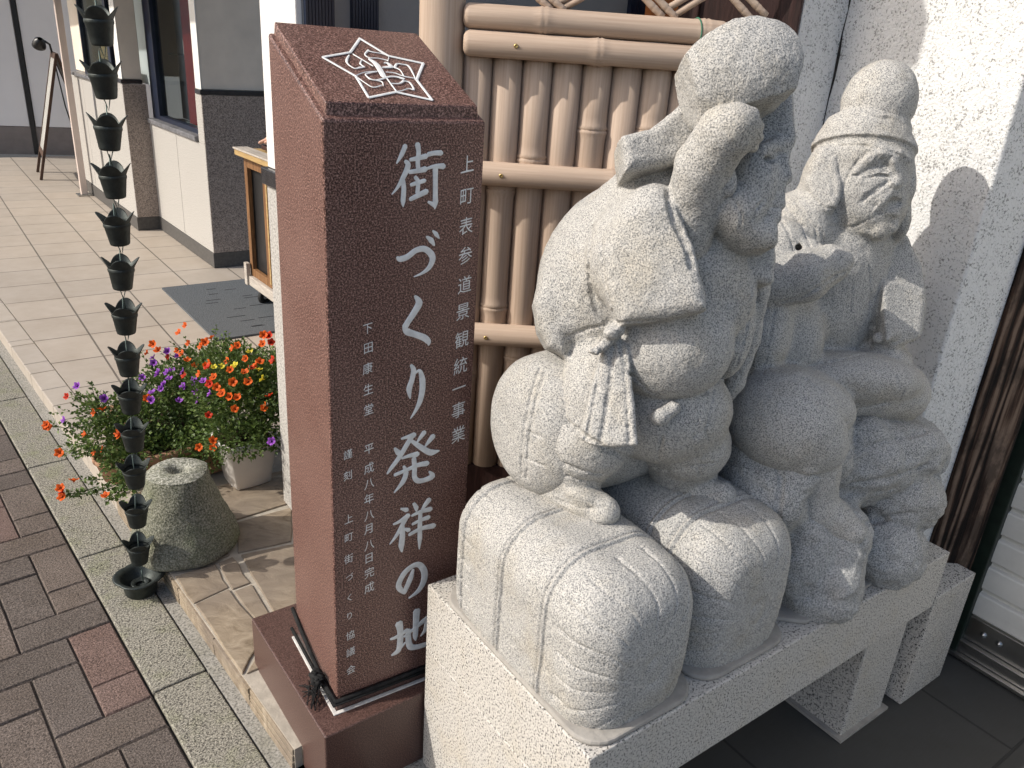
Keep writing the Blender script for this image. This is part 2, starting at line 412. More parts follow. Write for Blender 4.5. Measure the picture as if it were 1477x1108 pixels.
STROKES=[[(0.1402,1.3498,0.0073),(0.1339,1.3361,0.0069),(0.125,1.3224,0.002)],[(0.1406,1.3257,0.0049),(0.1459,1.3186,0.0085),(0.137,1.2989,0.0075),(0.1267,1.2827,0.0045),(0.1169,1.2723,0.0015)],[(0.1371,1.2942,0.0065),(0.1386,1.28,0.0076),(0.1375,1.2609,0.0076),(0.1377,1.2513,0.002)],[(0.1624,1.3525,0.0084),(0.1648,1.3405,0.007),(0.1636,1.3243,0.007),(0.1646,1.3137,0.0066)],[(0.1497,1.3279,0.005),(0.1629,1.3301,0.0065),(0.1789,1.3335,0.0076)],[(0.1487,1.3081,0.006),(0.1633,1.3097,0.0066),(0.1781,1.3123,0.0086)],[(0.1595,1.2996,0.0056),(0.1651,1.2912,0.0066),(0.1641,1.2733,0.0067)],[(0.1518,1.2868,0.0051),(0.1638,1.29,0.0061),(0.1772,1.2933,0.0061)],[(0.1509,1.2629,0.0061),(0.1669,1.2696,0.0077),(0.181,1.2752,0.0083)],[(0.1828,1.3363,0.0066),(0.1949,1.3385,0.0066),(0.2072,1.3385,0.0077)],[(0.1821,1.3134,0.0041),(0.1956,1.3168,0.0056),(0.2122,1.3166,0.0088)],[(0.1971,1.312,0.0088),(0.1977,1.2953,0.0078),(0.1984,1.271,0.0079),(0.1989,1.2563,0.009),(0.1979,1.2452,0.0021)],[(0.1977,1.2514,0.0079),(0.185,1.2573,0.0037)],[(0.1274,1.1649,0.0037),(0.1334,1.1612,0.009),(0.1471,1.164,0.0091),(0.1635,1.1743,0.0086),(0.1802,1.1756,0.0092),(0.1932,1.1657,0.0104),(0.1964,1.1551,0.0099),(0.1897,1.1413,0.0077),(0.1757,1.132,0.0044),(0.1603,1.1273,0.0014)],[(0.183,1.1976,0.0027),(0.1925,1.1902,0.0087),(0.1987,1.1813,0.0033)],[(0.1951,1.207,0.0027),(0.2021,1.2005,0.007),(0.2081,1.193,0.0022)],[(0.163,1.0919,0.0036),(0.1717,1.0782,0.0122),(0.1627,1.0616,0.011),(0.1506,1.0453,0.0098),(0.1445,1.0357,0.0104)],[(0.1424,1.0345,0.0061),(0.1493,1.0262,0.0111),(0.1651,1.019,0.01),(0.1844,1.0094,0.0108),(0.1926,1.0007,0.0096),(0.1931,0.9944,0.0026)],[(0.1577,0.9601,0.0044),(0.1633,0.9492,0.009),(0.1605,0.9308,0.009),(0.155,0.9127,0.0104),(0.1573,0.8931,0.0026)],[(0.166,0.9419,0.0026),(0.1756,0.946,0.0058),(0.1816,0.9273,0.0105),(0.1821,0.9048,0.0106),(0.1777,0.8829,0.0093),(0.1689,0.865,0.006),(0.1587,0.8512,0.0017)],[(0.1404,0.8117,0.0039),(0.1542,0.813,0.0068),(0.1667,0.814,0.0103)],[(0.1639,0.8137,0.0091),(0.153,0.7977,0.0091),(0.1367,0.7729,0.0092),(0.1204,0.7538,0.0074),(0.1117,0.743,0.0034)],[(0.1261,0.7946,0.0039),(0.1339,0.7835,0.0097),(0.1403,0.7743,0.0046)],[(0.1613,0.8029,0.0052),(0.1756,0.7898,0.0087),(0.196,0.7723,0.0106),(0.2077,0.7667,0.0113),(0.2223,0.7672,0.003)],[(0.1886,0.815,0.0093),(0.1809,0.8058,0.0075),(0.1732,0.7966,0.0023)],[(0.2081,0.8023,0.0106),(0.1997,0.7931,0.0082),(0.1908,0.783,0.0023)],[(0.1423,0.7687,0.004),(0.1576,0.7709,0.007),(0.1746,0.7705,0.0105)],[(0.1274,0.7362,0.0064),(0.1539,0.7414,0.007),(0.1765,0.7461,0.0083),(0.1967,0.7449,0.0102)],[(0.1459,0.7511,0.0041),(0.1512,0.7347,0.0094),(0.1444,0.7158,0.0094),(0.1264,0.6969,0.0023)],[(0.1677,0.7628,0.0082),(0.1695,0.742,0.0089),(0.1699,0.7213,0.0089),(0.1773,0.7105,0.0096),(0.1919,0.7083,0.0091),(0.2093,0.7129,0.0116),(0.2016,0.7259,0.0024)],[(0.141,0.6564,0.0036),(0.1539,0.6497,0.0091)],[(0.1256,0.6247,0.0042),(0.1384,0.6271,0.0067),(0.1571,0.6356,0.0104)],[(0.1556,0.636,0.0092),(0.1443,0.6161,0.0086),(0.1316,0.5951,0.0068),(0.1182,0.5804,0.0025)],[(0.1443,0.6161,0.0086),(0.1452,0.5909,0.0106),(0.1435,0.5694,0.0113),(0.1446,0.5538,0.0032)],[(0.1488,0.6071,0.0043),(0.1591,0.6009,0.0087)],[(0.1691,0.6608,0.0055),(0.1752,0.649,0.0086),(0.1753,0.6412,0.0031)],[(0.2035,0.6597,0.0106),(0.1948,0.6497,0.0087),(0.1871,0.6398,0.0031)],[(0.1658,0.6331,0.0049),(0.1848,0.637,0.0075),(0.2071,0.637,0.0101)],[(0.1677,0.6124,0.0056),(0.1853,0.6167,0.0069),(0.2031,0.6184,0.0095)],[(0.1608,0.5894,0.0069),(0.1858,0.5961,0.0082),(0.2159,0.5945,0.0109)],[(0.1848,0.637,0.0075),(0.1841,0.6045,0.0088),(0.1848,0.5725,0.0089),(0.1839,0.5477,0.0019)],[(0.1711,0.5008,0.0048),(0.1655,0.4813,0.011),(0.1579,0.463,0.0104),(0.1517,0.4494,0.009)],[(0.1524,0.4481,0.0069),(0.1415,0.4618,0.0103),(0.1389,0.476,0.0109),(0.151,0.4983,0.0115),(0.1697,0.5099,0.0102),(0.1855,0.5074,0.011),(0.1973,0.4861,0.0126),(0.1963,0.4618,0.0127),(0.1838,0.4414,0.0099),(0.1625,0.431,0.0028)],[(0.1213,0.3388,0.005),(0.134,0.3391,0.0079),(0.1597,0.3472,0.0094)],[(0.14,0.3733,0.015),(0.1435,0.3537,0.0122),(0.1438,0.324,0.0124),(0.1393,0.2997,0.011),(0.1248,0.2946,0.0051)],[(0.1248,0.2946,0.0036),(0.1408,0.3028,0.0088),(0.1576,0.3172,0.0029)],[(0.1817,0.3908,0.0144),(0.1807,0.3574,0.0124),(0.1798,0.3243,0.0104),(0.1807,0.3119,0.003)],[(0.1534,0.3331,0.0051),(0.1761,0.3444,0.0081),(0.1956,0.3553,0.0103),(0.2081,0.3616,0.0118)],[(0.163,0.3459,0.0102),(0.1634,0.3197,0.0118),(0.1687,0.2987,0.0127),(0.1838,0.2916,0.0113),(0.204,0.2897,0.0114),(0.2192,0.2911,0.0092),(0.2205,0.304,0.003)],[(0.2081,0.3616,0.0111),(0.2045,0.3331,0.0097),(0.1932,0.3188,0.003)]]
CHARS=[('上',0.2592,1.3205,0.0351),('町',0.2607,1.2645,0.0357),('表',0.2618,1.2124,0.0362),('参',0.2631,1.1586,0.0368),('道',0.2643,1.1039,0.0374),('景',0.2631,1.0518,0.0379),('観',0.2635,0.9967,0.0384),('統',0.263,0.943,0.039),('一',0.262,0.8973,0.0394),('事',0.2627,0.8491,0.0399),('業',0.2651,0.7952,0.0405),('下',0.0726,1.0419,0.0242),('田',0.0737,1.006,0.0245),('康',0.0722,0.9674,0.0247),('生',0.0733,0.9268,0.025),('堂',0.0739,0.8867,0.0253),('平',0.0741,0.8047,0.0259),('成',0.0739,0.7647,0.0261),('八',0.0744,0.7303,0.0264),('年',0.0736,0.6977,0.0266),('八',0.0741,0.6603,0.0269),('月',0.0718,0.6293,0.027),('八',0.0738,0.5917,0.0273),('日',0.073,0.5614,0.0275),('完',0.0736,0.5266,0.0278),('成',0.0734,0.4903,0.028),('謹',0.0327,0.8032,0.0223),('刻',0.0315,0.7589,0.0226),('上',0.032,0.6645,0.0231),('町',0.0318,0.6223,0.0234),('街',0.0306,0.5735,0.0237),('づ',0.0318,0.53,0.0239),('く',0.0311,0.48,0.0242),('り',0.0305,0.4356,0.0245),('協',0.0313,0.3861,0.0248),('議',0.0317,0.3433,0.0251),('会',0.0315,0.2961,0.0253)]
EMBLEM=[[(0.1508,0.2123,0.0046),(0.1816,0.1581,0.0046)],[(0.1816,0.1581,0.0046),(0.2405,0.1396,0.0047)],[(0.2405,0.1396,0.0047),(0.2004,0.0836,0.0045)],[(0.2004,0.0836,0.0045),(0.1997,0.0227,0.0043)],[(0.1997,0.0227,0.0043),(0.1431,0.0429,0.0042)],[(0.1431,0.0429,0.0042),(0.0868,0.0234,0.004)],[(0.0868,0.0234,0.004),(0.0906,0.0862,0.0041)],[(0.0906,0.0862,0.0041),(0.0549,0.1398,0.0041)],[(0.0549,0.1398,0.0041),(0.1113,0.1608,0.0043)],[(0.1113,0.1608,0.0043),(0.1508,0.2123,0.0046)],[(0.1149,0.1552,0.0022),(0.136,0.1203,0.0022)],[(0.1389,0.1423,0.0047),(0.1452,0.1256,0.0095),(0.1419,0.089,0.0093)],[(0.092,0.0877,0.0014),(0.1118,0.0993,0.0014),(0.1376,0.1045,0.0014)],[(0.1446,0.0443,0.0028),(0.1448,0.0821,0.0021)],[(0.1056,0.1512,0.0025),(0.095,0.1353,0.0042),(0.092,0.1219,0.0024),(0.0986,0.1096,0.0017),(0.1094,0.1134,0.0035),(0.1188,0.1158,0.0021)],[(0.1188,0.1158,0.0014),(0.1153,0.1256,0.0032),(0.1232,0.1382,0.0014)],[(0.15,0.173,0.0037),(0.1374,0.1578,0.0026),(0.1409,0.1476,0.0018),(0.1566,0.1477,0.0015),(0.1704,0.1431,0.0015),(0.1727,0.1404,0.0015)],[(0.1493,0.1713,0.0026),(0.1565,0.1675,0.0017),(0.1711,0.1646,0.0015),(0.1807,0.158,0.0017)],[(0.1818,0.1566,0.0015),(0.1727,0.1404,0.0015)],[(0.152,0.1174,0.0025),(0.1698,0.1221,0.0074),(0.1678,0.1332,0.0048),(0.1609,0.1316,0.0015)],[(0.1757,0.1197,0.0048),(0.1861,0.1326,0.003),(0.1957,0.1321,0.0021),(0.206,0.127,0.0038),(0.2016,0.0954,0.0021),(0.1977,0.0834,0.0017)],[(0.1757,0.1197,0.0033),(0.1825,0.1114,0.002),(0.1806,0.0922,0.0017)],[(0.1524,0.1029,0.0016),(0.1673,0.1012,0.0016),(0.1806,0.0922,0.0017),(0.198,0.0878,0.0017)],[(0.1352,0.1028,0.002),(0.1192,0.0971,0.0023),(0.1097,0.0906,0.0019),(0.1156,0.077,0.0019),(0.1294,0.0781,0.0028),(0.151,0.0883,0.0032),(0.1654,0.0895,0.0036),(0.1762,0.0846,0.0055)],[(0.11,0.0892,0.0016),(0.1127,0.0782,0.0016),(0.1303,0.0725,0.0019),(0.1281,0.0598,0.0016)],[(0.1252,0.061,0.0019),(0.1074,0.0542,0.0019),(0.0982,0.0673,0.0015),(0.0908,0.0848,0.0019)],[(0.1452,0.068,0.0018),(0.1612,0.0692,0.0025),(0.1731,0.078,0.004)],[(0.1727,0.0771,0.0016),(0.1824,0.0736,0.0029),(0.18,0.0522,0.0032),(0.1715,0.0544,0.0018),(0.154,0.0463,0.0016),(0.1446,0.0443,0.0016)]]

# ================================================================== SETTING: ground
YAW_K = radians(42.1)
KC = (-0.644, 1.259)
def street(r, q):
    return (KC[0] + r * cos(YAW_K) - q * sin(YAW_K), KC[1] + r * sin(YAW_K) + q * cos(YAW_K))
def place(o, xy, yaw, z=0): o.location = (xy[0], xy[1], z); o.rotation_euler = (0, 0, yaw); return o
STEP_Z = 0.062

g = MB().box(-60, 60, -60, 60, -.4, -.03).build('ground', plain('asphalt', (.06, .06, .06), .9, .2, .2, 30, .002))
tag(g, kind='structure')

# brick paving laid in a herringbone
bm_ = bmesh.new()
cl = bm_.verts.layers.float_color.new('col')
UR, UQ, Q0 = .1075, .1128, .265
rb = random.Random(3)
pal = [(.245, .200, .172), (.230, .192, .168), (.255, .208, .178), (.225, .188, .166), (.262, .212, .180)]
reds = [(.30, .205, .175), (.285, .20, .172), (.31, .215, .18)]
def brick(i0, i1, j0, j1):
    gq = .0013
    r0, r1 = i0 * UR + gq, min(i1 * UR, 0.0) - gq
    q0, q1 = Q0 + j0 * UQ + gq, Q0 + j1 * UQ - gq
    if r1 - r0 < .02: return
    xm, ym = (r0 + r1) / 2, (q0 + q1) / 2
    red = mnoise.noise(Vector((xm * 1.7 + 5, ym * 1.7, .3))) + rb.uniform(-.25, .25)
    c = rb.choice(reds) if red > .34 else rb.choice(pal)
    k = rb.uniform(.97, 1.18); c = (c[0] * k, c[1] * k, c[2] * k, 1)
    dz = rb.uniform(-.0015, .0015); tx, ty = rb.uniform(-.006, .006), rb.uniform(-.006, .006)
    bv = .0035
    z = lambda x, y: dz + tx * (x - xm) + ty * (y - ym)
    j = lambda: rb.uniform(-.0008, .0008)
    o = [(r0, q0), (r1, q0), (r1, q1), (r0, q1)]
    n = [(r0 + bv + j(), q0 + bv + j()), (r1 - bv + j(), q0 + bv + j()), (r1 - bv + j(), q1 - bv + j()), (r0 + bv + j(), q1 - bv + j())]
    V = [bm_.verts.new((x, y, -.03)) for x, y in o] + [bm_.verts.new((x, y, z(x, y) - .005)) for x, y in o] + [bm_.verts.new((x, y, z(x, y))) for x, y in n]
    for v in V: v[cl] = c
    for a in (0, 4):
        for k2 in range(4): bm_.faces.new((V[a + k2], V[a + (k2 + 1) % 4], V[a + 4 + (k2 + 1) % 4], V[a + 4 + k2]))
    bm_.faces.new(V[8:12])
for i in range(-34, 1):
    for jx in range(-14, 70):
        m_ = (i - jx + 1) % 4
        if m_ == 0: brick(i, i + 2, jx, jx + 1)
        if m_ == 1 and i == 0: pass
        if m_ == 3: brick(i, i + 1, jx, jx + 2)
me = bpy.data.meshes.new('brick_paving'); bm_.to_mesh(me); bm_.free(); me.materials.append(M['brick'])
o = bpy.data.objects.new('brick_paving', me); COL.objects.link(o); place(o, KC, YAW_K); tag(o, kind='structure')
o = MB().box(-4, 0, -1.5, 8.2, -.03, -.005).build('paving_sand', plain('joint_sand', (.06, .052, .044), .95, .1, .3, 60, .002))
place(o, KC, YAW_K); tag(o, kind='structure')

# kerb blocks and the narrow concrete channel beside them
mb = MB()
for k in range(-3, 13):
    a, b2 = .27 + .676 * k, .27 + .676 * (k + 1)
    mb.box(.004, .133, a + .003, b2 - .003, -.03, .004)
o = mb.build('kerb', M['concrete'], bevel=.004); place(o, KC, YAW_K); tag(o, kind='structure')
mb = MB().box(.137, .30, -1.5, 8.6, -.03, -.001)
o = mb.build('gutter', M['old_concrete'], bevel=.003); place(o, KC, YAW_K); tag(o, kind='structure')
o = MB().box(.302, .46, -1.5, .0, -.03, .001).build('concrete_strip', M['old_concrete']); place(o, KC, YAW_K); tag(o, kind='structure')
# dark slate floor of the recess
mb = MB().box(-1.2, 3.0, -2.2, 1.6, -.03, 0.0)
o = mb.build('slate_floor', M['floor']); place(o, (1.06, 1.30), radians(36.9)); tag(o, kind='structure')
o.location.z = -.001

# tiled step: border band with riser, tile field
mb = MB()
def band(r0, r1, q0, q1, z1, pitch, gap=.0025):
    n = int((q1 - q0) / pitch)
    for k in range(n):
        mb.box(r0, r1, q0 + k * pitch + gap / 2, q0 + (k + 1) * pitch - gap / 2, -.03, z1)
band(.177, .276, 1.16, 8.3, STEP_Z, .343)
o = mb.build('step_edge', M['border_tile'], bevel=.003); place(o, KC, YAW_K); tag(o, kind='structure')
TY = radians(90 - 52.3)          # tile field is turned a little from the kerb
TO = (-1.724, 3.156)
def to_tile(p):
    dx, dy = p[0] - TO[0], p[1] - TO[1]
    return (dx * cos(TY) + dy * sin(TY), -dx * sin(TY) + dy * cos(TY))
poly = [to_tile(street(.279, 1.16)), to_tile(street(2.2, 1.16)), to_tile(street(4.2, 3.2)), to_tile(street(4.2, 9.2)), to_tile(street(.279, 9.2))]
o = MB().prism(poly, -.03, STEP_Z - .001).build('tile_paving', M['tile']); place(o, TO, TY); tag(o, kind='structure')
# flagstone landing beside the pillar
FLAGS = [[(-0.925, 1.841), (-0.836, 1.913), (-0.757, 1.809), (-0.825, 1.729)], [(-0.821, 1.727), (-0.755, 1.802), (-0.6, 1.635), (-0.606, 1.482)],
 [(-0.827, 1.918), (-0.798, 1.951), (-0.704, 1.835), (-0.744, 1.8)], [(-0.738, 1.794), (-0.699, 1.83), (-0.573, 1.656), (-0.599, 1.642)],
 [(-0.779, 1.965), (-0.639, 2.04), (-0.49, 1.72), (-0.574, 1.67), (-0.69, 1.838)], [(-0.853, 2.130), (-0.702, 2.245), (-0.65, 2.05), (-0.79, 1.97)],
 [(-0.593, 1.627), (-0.521, 1.69), (-0.46, 1.60), (-0.599, 1.486)], [(-1.02, 2.32), (-0.70, 2.56), (-0.60, 2.37), (-0.859, 2.142)],
 [(-0.843, 1.922), (-0.807, 1.958), (-0.948, 2.131), (-1.06, 2.07), (-0.945, 1.87)], [(-1.09, 2.09), (-.96, 2.14), (-1.04, 2.28), (-1.26, 2.27)],
 [(-.63, 2.06), (-.585, 2.30), (-.40, 2.02), (-.48, 1.74)]]
mb = MB()
for f in FLAGS:
    cx_, cy_ = sum(p[0] for p in f) / len(f), sum(p[1] for p in f) / len(f)
    f2 = []
    for i in range(len(f)):
        a, b2 = f[i], f[(i + 1) % len(f)]
        for t in (0, .33, .66):
            j = random.uniform(-.003, .003) if t else 0
            f2.append((a[0] + (b2[0] - a[0]) * t + j, a[1] + (b2[1] - a[1]) * t + j))
    f2 = [(cx_ + (x - cx_) * .985, cy_ + (y - cy_) * .985) for x, y in f2]
    mb.prism(f2, .01, STEP_Z + random.uniform(-.0008, .0012))
def flag_mat():
    m, nt, b = mat_new('sandstone_flag')
    v = coords(nt, (5, 10, 5))
    n = noise(nt, v, 2.2, 7, .68, .9)
    n2 = noise(nt, coords(nt), 3.3, 2, .5)
    c = ramp(nt, n, [(.30, (.16, .12, .078)), (.50, (.29, .232, .165)), (.70, (.42, .35, .26))])
    c = mix(nt, ramp(nt, n2, [(.42, 0.0), (.62, .65)]), c, (.20, .165, .135))
    setc(nt, b, c, .7, .3); bump(nt, b, n, 1.0, .004)
    return m
M['flag'] = flag_mat()
o = mb.build('flagstone_step', M['flag'], bevel=.003); tag(o, kind='structure')
mb = MB()
land = [street(.178, 1.155), street(.178, -.136), street(.40, -.136), street(1.1, .25), street(1.6, .9), street(2.2, 1.155)]
mb.prism(land, -.03, STEP_Z - .005)
o = mb.build('step_mortar', plain('pale_mortar', (.40, .36, .30), .9, .2, .15, 40, .002)); tag(o, kind='structure')
# thin riser stones along the front of the landing
mb = MB()
q = -.134
while q < 1.1:
    L = random.uniform(.16, .30)
    for z0, z1 in ((-.01, .016), (.019, .036), (.039, .054)):
        mb.box(.174 - random.uniform(0, .004), .19, q + .001, min(q + L, 1.15) - .002, z0, z1)
    q += L
for z0, z1 in ((.002, .026), (.030, .056)): mb.box(.195, .36, -.141 - random.uniform(0, .002), -.133, z0, z1)
o = mb.build('step_riser', M['flag'], bevel=.0015); place(o, KC, YAW_K); tag(o, kind='structure')

# ================================================================== BUILDINGS
# shop with granite dado
SY = radians(38.7)
shop = empty('shop_building', (-2.024, 5.065, STEP_Z), SY, 'grey shop front with granite dado and a navy framed display window', 'building')
def shop_pier(y0, y1, xl, xr, dz):
    # dado (polished side lit, near face brown), skirting, cap, plaster
    mb = MB(); mb.box(xl - .004, xr, y0 - .004, y1, 0, .10); mb.build('skirting', M['skirt'], shop)
    return
mb = MB(); mb.box(-.004, 3.0, -.004, 1.28, .0, .10); mb.box(-.166, .0, 1.274, 3.304, .0, .10); mb.build('skirting', M['skirt'], shop, .002)
# left (street) faces of the dado
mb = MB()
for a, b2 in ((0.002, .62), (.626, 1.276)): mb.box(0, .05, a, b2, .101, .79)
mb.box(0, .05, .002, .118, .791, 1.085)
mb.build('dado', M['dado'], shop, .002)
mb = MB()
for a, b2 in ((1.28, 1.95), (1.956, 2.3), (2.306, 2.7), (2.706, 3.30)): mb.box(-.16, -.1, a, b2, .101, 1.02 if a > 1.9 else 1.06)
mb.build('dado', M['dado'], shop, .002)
# near faces (brown granite)
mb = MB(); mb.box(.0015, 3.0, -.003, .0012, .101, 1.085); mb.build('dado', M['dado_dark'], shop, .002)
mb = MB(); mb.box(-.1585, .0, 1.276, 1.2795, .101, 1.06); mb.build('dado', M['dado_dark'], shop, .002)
mb = MB(); mb.box(-.006, 3.0, -.008, .10, 1.086, 1.115); mb.box(-.166, -.02, 1.274, 1.40, 1.061, 1.09); mb.build('dado_cap', M['cap'], shop, .003)
# plaster above
mb = MB(); mb.box(.012, 3.0, .012, .118, 1.116, 3.2); mb.box(.012, 3.0, .119, 1.3, 2.15, 3.2); mb.box(.9, 3.0, .119, 3.3, 0.2, 3.2)
mb.box(-.148, -.02, 1.286, 1.42, 1.091, 3.2); mb.box(-.148, .9, 1.421, 2.7, 2.15, 3.2); mb.box(-.09, .9, 2.71, 3.29, 1.05, 3.2)
mb.build('plaster_wall', M['plaster'], shop, .004)
MB().box(.006, .011, .008, .118, 1.116, 3.2).build('corner_render', M['white_plaster'], shop)
MB().box(-.154, -.149, 1.285, 1.42, 1.091, 3.2).build('corner_render', M['white_plaster'], shop)
# display window in the near bay
win = MB()
win.box(.03, .09, .119, .16, .83, 2.15); win.box(.03, .09, 1.10, 1.279, .83, 2.15); win.box(.03, .09, .16, 1.10, 2.09, 2.15); win.box(.03, .09, .161, 1.099, .83, .86)
w1 = win.build('window', M['navy'], shop, .003)
MB().box(.055, .06, .165, 1.095, .865, 2.085).build('pane', M['glass'], w1)
MB().box(-.02, .10, .13, 1.26, .795, .829).build('sill', M['sill'], w1, .006)
MB().box(.24, .25, .12, 1.27, .83, 2.14).build('back_panel', M['grey_plaster'], w1)
MB().box(.10, .24, .12, 1.27, .80, .826).build('shelf', M['grey_plaster'], w1)
MB().box(.066, .070, .165, .50, .87, 2.08).build('hanging_banner', M['red'], w1)
MB().box(.075, .16, .17, .90, 1.28, 1.29).build('shelf', M['glass'], w1)
# second window further along
win = MB()
win.box(-.13, -.08, 1.43, 1.50, 1.05, 2.15); win.box(-.13, -.08, 2.66, 2.69, 1.05, 2.15); win.box(-.125, -.085, 1.70, 1.78, 1.081, 2.15); win.box(-.13, -.08, 1.501, 2.659, 1.05, 1.08)
w2 = win.build('window', M['navy'], shop, .003)
MB().box(-.11, -.105, 1.5, 2.66, 1.08, 2.15).build('pane', M['glass'], w2)
MB().box(-.19, -.05, 1.43, 3.02, 1.022, 1.049).build('sill', M['sill'], w2, .006)
MB().box(.15, .17, 1.43, 3.2, 1.03, 2.14).build('back_panel', M['far_plaster'], w2)
MB().box(-.05, -.03, 1.52, 1.66, 1.2, 2.1).build('hanging_banner', M['red'], w2)
MB().box(-.165, -.15, 2.25, 2.31, .1, 1.04).build('downpipe', M['steel'], shop, .004)
bx_ = Matrix.Translation((-2.024, 5.065, STEP_Z)) @ Matrix.Rotation(SY, 4, 'Z')
for (x, y, z, w_, l_, h_, lab) in ((-.06, 2.1, 1.05, .16, .34, .16, 'lower brown cardboard box in the far shop window'), (-.05, 2.14, 1.2105, .15, .26, .12, 'upper brown cardboard box in the far shop window, stacked on another'), (-.05, 1.84, 1.05, .14, .20, .10, 'small pale carton beside the brown boxes in the far shop window')):
    c_ = empty('cardboard_box', bx_ @ Vector((x, y, z)), SY, lab, 'box', 'boxes in the far shop window')
    MB().box(0, w_, 0, l_, 0, h_).build('carton', M['cardboard'] if 'brown cardboard' in lab else M['white'], c_, .003)
    MB().box(w_ * .4, w_ * .6, -.001, l_ + .001, h_ + .0003, h_ + .0008).build('tape', M['plaster'], c_)
# little wrapped sweets in the display
def sweet(loc, rz, lab):
    t = empty('gift_packet', loc, rz, lab, 'packet', 'small packets in the shop window')
    MB().box(-.018, .018, -.012, .012, 0, .085).prism([(-.018, -.012), (.018, -.012), (.018, .012), (-.018, .012)], .0855, .09).build('wrapper', M['white'], t, .004)
    mb = MB(); mb.lathe([(.021, 0), (.018, .02), (.004, .042), (.0, .045)], 10, (0, 0, .091)); mb.build('bow', M['red'], t)
    return t
mS = Matrix.Translation((-2.024, 5.065, STEP_Z)) @ Matrix.Rotation(SY, 4, 'Z')
for p, rz, lab in (((.12, .20, .828), .3, 'white packet with red top at the near corner of the window ledge'),
                   ((.12, .34, .828), .9, 'white packet with red top leaning second from the near window corner'),
                   ((.12, .62, 1.292), .2, 'white packet with red top standing on the upper glass shelf')):
    sweet(mS @ Vector(p), SY + rz, lab)

# far white wall
far = empty('far_wall', (-6.05, 9.18, STEP_Z), radians(23), 'white panelled wall with dark skirting at the end of the walk', 'wall')
MB().box(-3.0, -.002, 0, .1, .31, 3.4).box(.002, .345, 0, .1, .31, 3.4).box(.405, 4.5, 0, .1, .31, 3.4).build('panel', M['far_plaster'], far, .004)
mb = MB(); mb.box(-3.0, .0, -.004, .1, 0, .305)
for k in range(5): mb.box(.0 + .9 * k + .005, .9 * (k + 1), -.004, .1, 0, .305)
mb.build('skirting', M['far_skirt'], far, .003)
mb = MB(); mb.box(.35, .40, -.012, .1, .0, 3.4); mb.build('cover_strip', M['black'], far, .003)

# canopy post
po = empty('canopy_post', (-4.01, 7.17, STEP_Z), SY, 'pale square post standing free on the tiles', 'post')
MB().box(-.026, .026, -.026, .026, 0, 2.8).build('shaft', M['post'], po, .004)
MB().box(-.06, .06, -.06, .06, 0, .012).build('foot_plate', M['steel'], po, .002)

# canopy over the shop front (above the picture; throws the shade on the stucco, carries the rain chain)
cn = empty('shop_canopy', (*KC, 0), YAW_K, 'flat canopy over the shop walk with a metal eaves gutter', 'canopy')
MB().box(.20, 1.9, .12, 9.0, 2.80, 2.92).build('slab', M['roof'], cn, .01)
MB().box(.10, .20, .12, 9.0, 2.76, 2.86).build('gutter', M['bronze'], cn, .01)

# side wall just behind the pillar
SWY = radians(36.87)
sw = empty('side_wall', (-.585, 2.07, STEP_Z), SWY, 'white plastered wall end with granite dado behind the red pillar', 'wall')
MB().box(0.0, .10, 0, .26, .0, 1.05).build('dado', M['dado'], sw, .003)
MB().box(-.012, .11, -.012, .27, 1.051, 1.098).build('dado_cap', M['cap'], sw, .003)
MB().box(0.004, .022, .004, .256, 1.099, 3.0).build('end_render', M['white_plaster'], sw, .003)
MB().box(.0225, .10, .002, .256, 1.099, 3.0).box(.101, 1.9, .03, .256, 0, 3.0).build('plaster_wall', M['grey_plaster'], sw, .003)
for a, b2 in ((.024, .10), (.158, .231), (1.10, 1.17)):
    mb = MB()
    n = 9
    for k in range(n): mb.box(a + (b2 - a) * k / n, a + (b2 - a) * (k + .8) / n, .012 if a > .05 else -.012, .0295 if a > .05 else .0015, .0, 2.9)
    mb.build('louvre_panel', M['navy'], sw)
MB().box(1.19, 1.24, -.03, .028, 1.2, 2.2).build('notice', M['white'], sw)
MB().box(1.25, 1.42, -.05, .027, .1, 2.4).build('pilaster', plain('pinkish_board', (.42, .30, .26), .7, .2, .1, 5), sw, .004)
MB().box(1.12, 1.26, -.06, -.032, 1.55, 1.63).build('notice', plain('orange_board', (.62, .20, .06), .7, .2, .2, 9), sw)
MB().box(1.43, 1.9, -.03, .027, .1, 2.4).build('dark_opening', M['black'], sw)

# stucco wall on the right, timber post, inner return
WC = np.array([.975, 1.712]); WD = np.array([cos(radians(120)), sin(radians(120))])
WB = WC + WD * .467
GL = WB + np.array([-.866, -.5]) * .15
st = empty('stucco_wall', (WC[0], WC[1], 0), 0, 'thick white stucco wall behind the seated statue', 'wall')
poly = [(0, 0), (.148, .062), (.148, .9), (GL[0] - WC[0], 1.0), (GL[0] - WC[0], GL[1] - WC[1]), (WB[0] - WC[0], WB[1] - WC[1])]
mb = MB(); mb.prism(poly, 0, 3.4); mb.build('wall', M['stucco'], st, .006, 3)
cr = MB(); rk = random.Random(5)
cr.tube([(WB[0] - WC[0] - .001 + rk.uniform(-.002, .002), WB[1] - WC[1] - .003, .05 * k) for k in range(66)], [rk.uniform(.001, .0042) for k in range(66)], 6)
cr.build('crack', plain('black_mildew', (.035, .033, .03), .95, .1, .3, 60), st)
mb = MB(); mb.box(.1485, .270, .050, .26, 0, 3.4); mb.build('corner_post', M['timber'], st, .004)
dr = empty('wooden_door', (GL[0], GL[1], 0), radians(160), 'dark reddish wooden door beside the stucco wall', 'door')
MB().box(.0, .05, -.03, .05, 0, 2.6).box(.23, .28, -.03, .05, 0, 2.6).box(.051, .229, -.02, .05, 2.0, 2.1).build('frame', M['door_wood'], dr, .003)
MB().box(.051, .229, .0, .04, 0, 1.999).build('panel', M['door_wood'], dr)

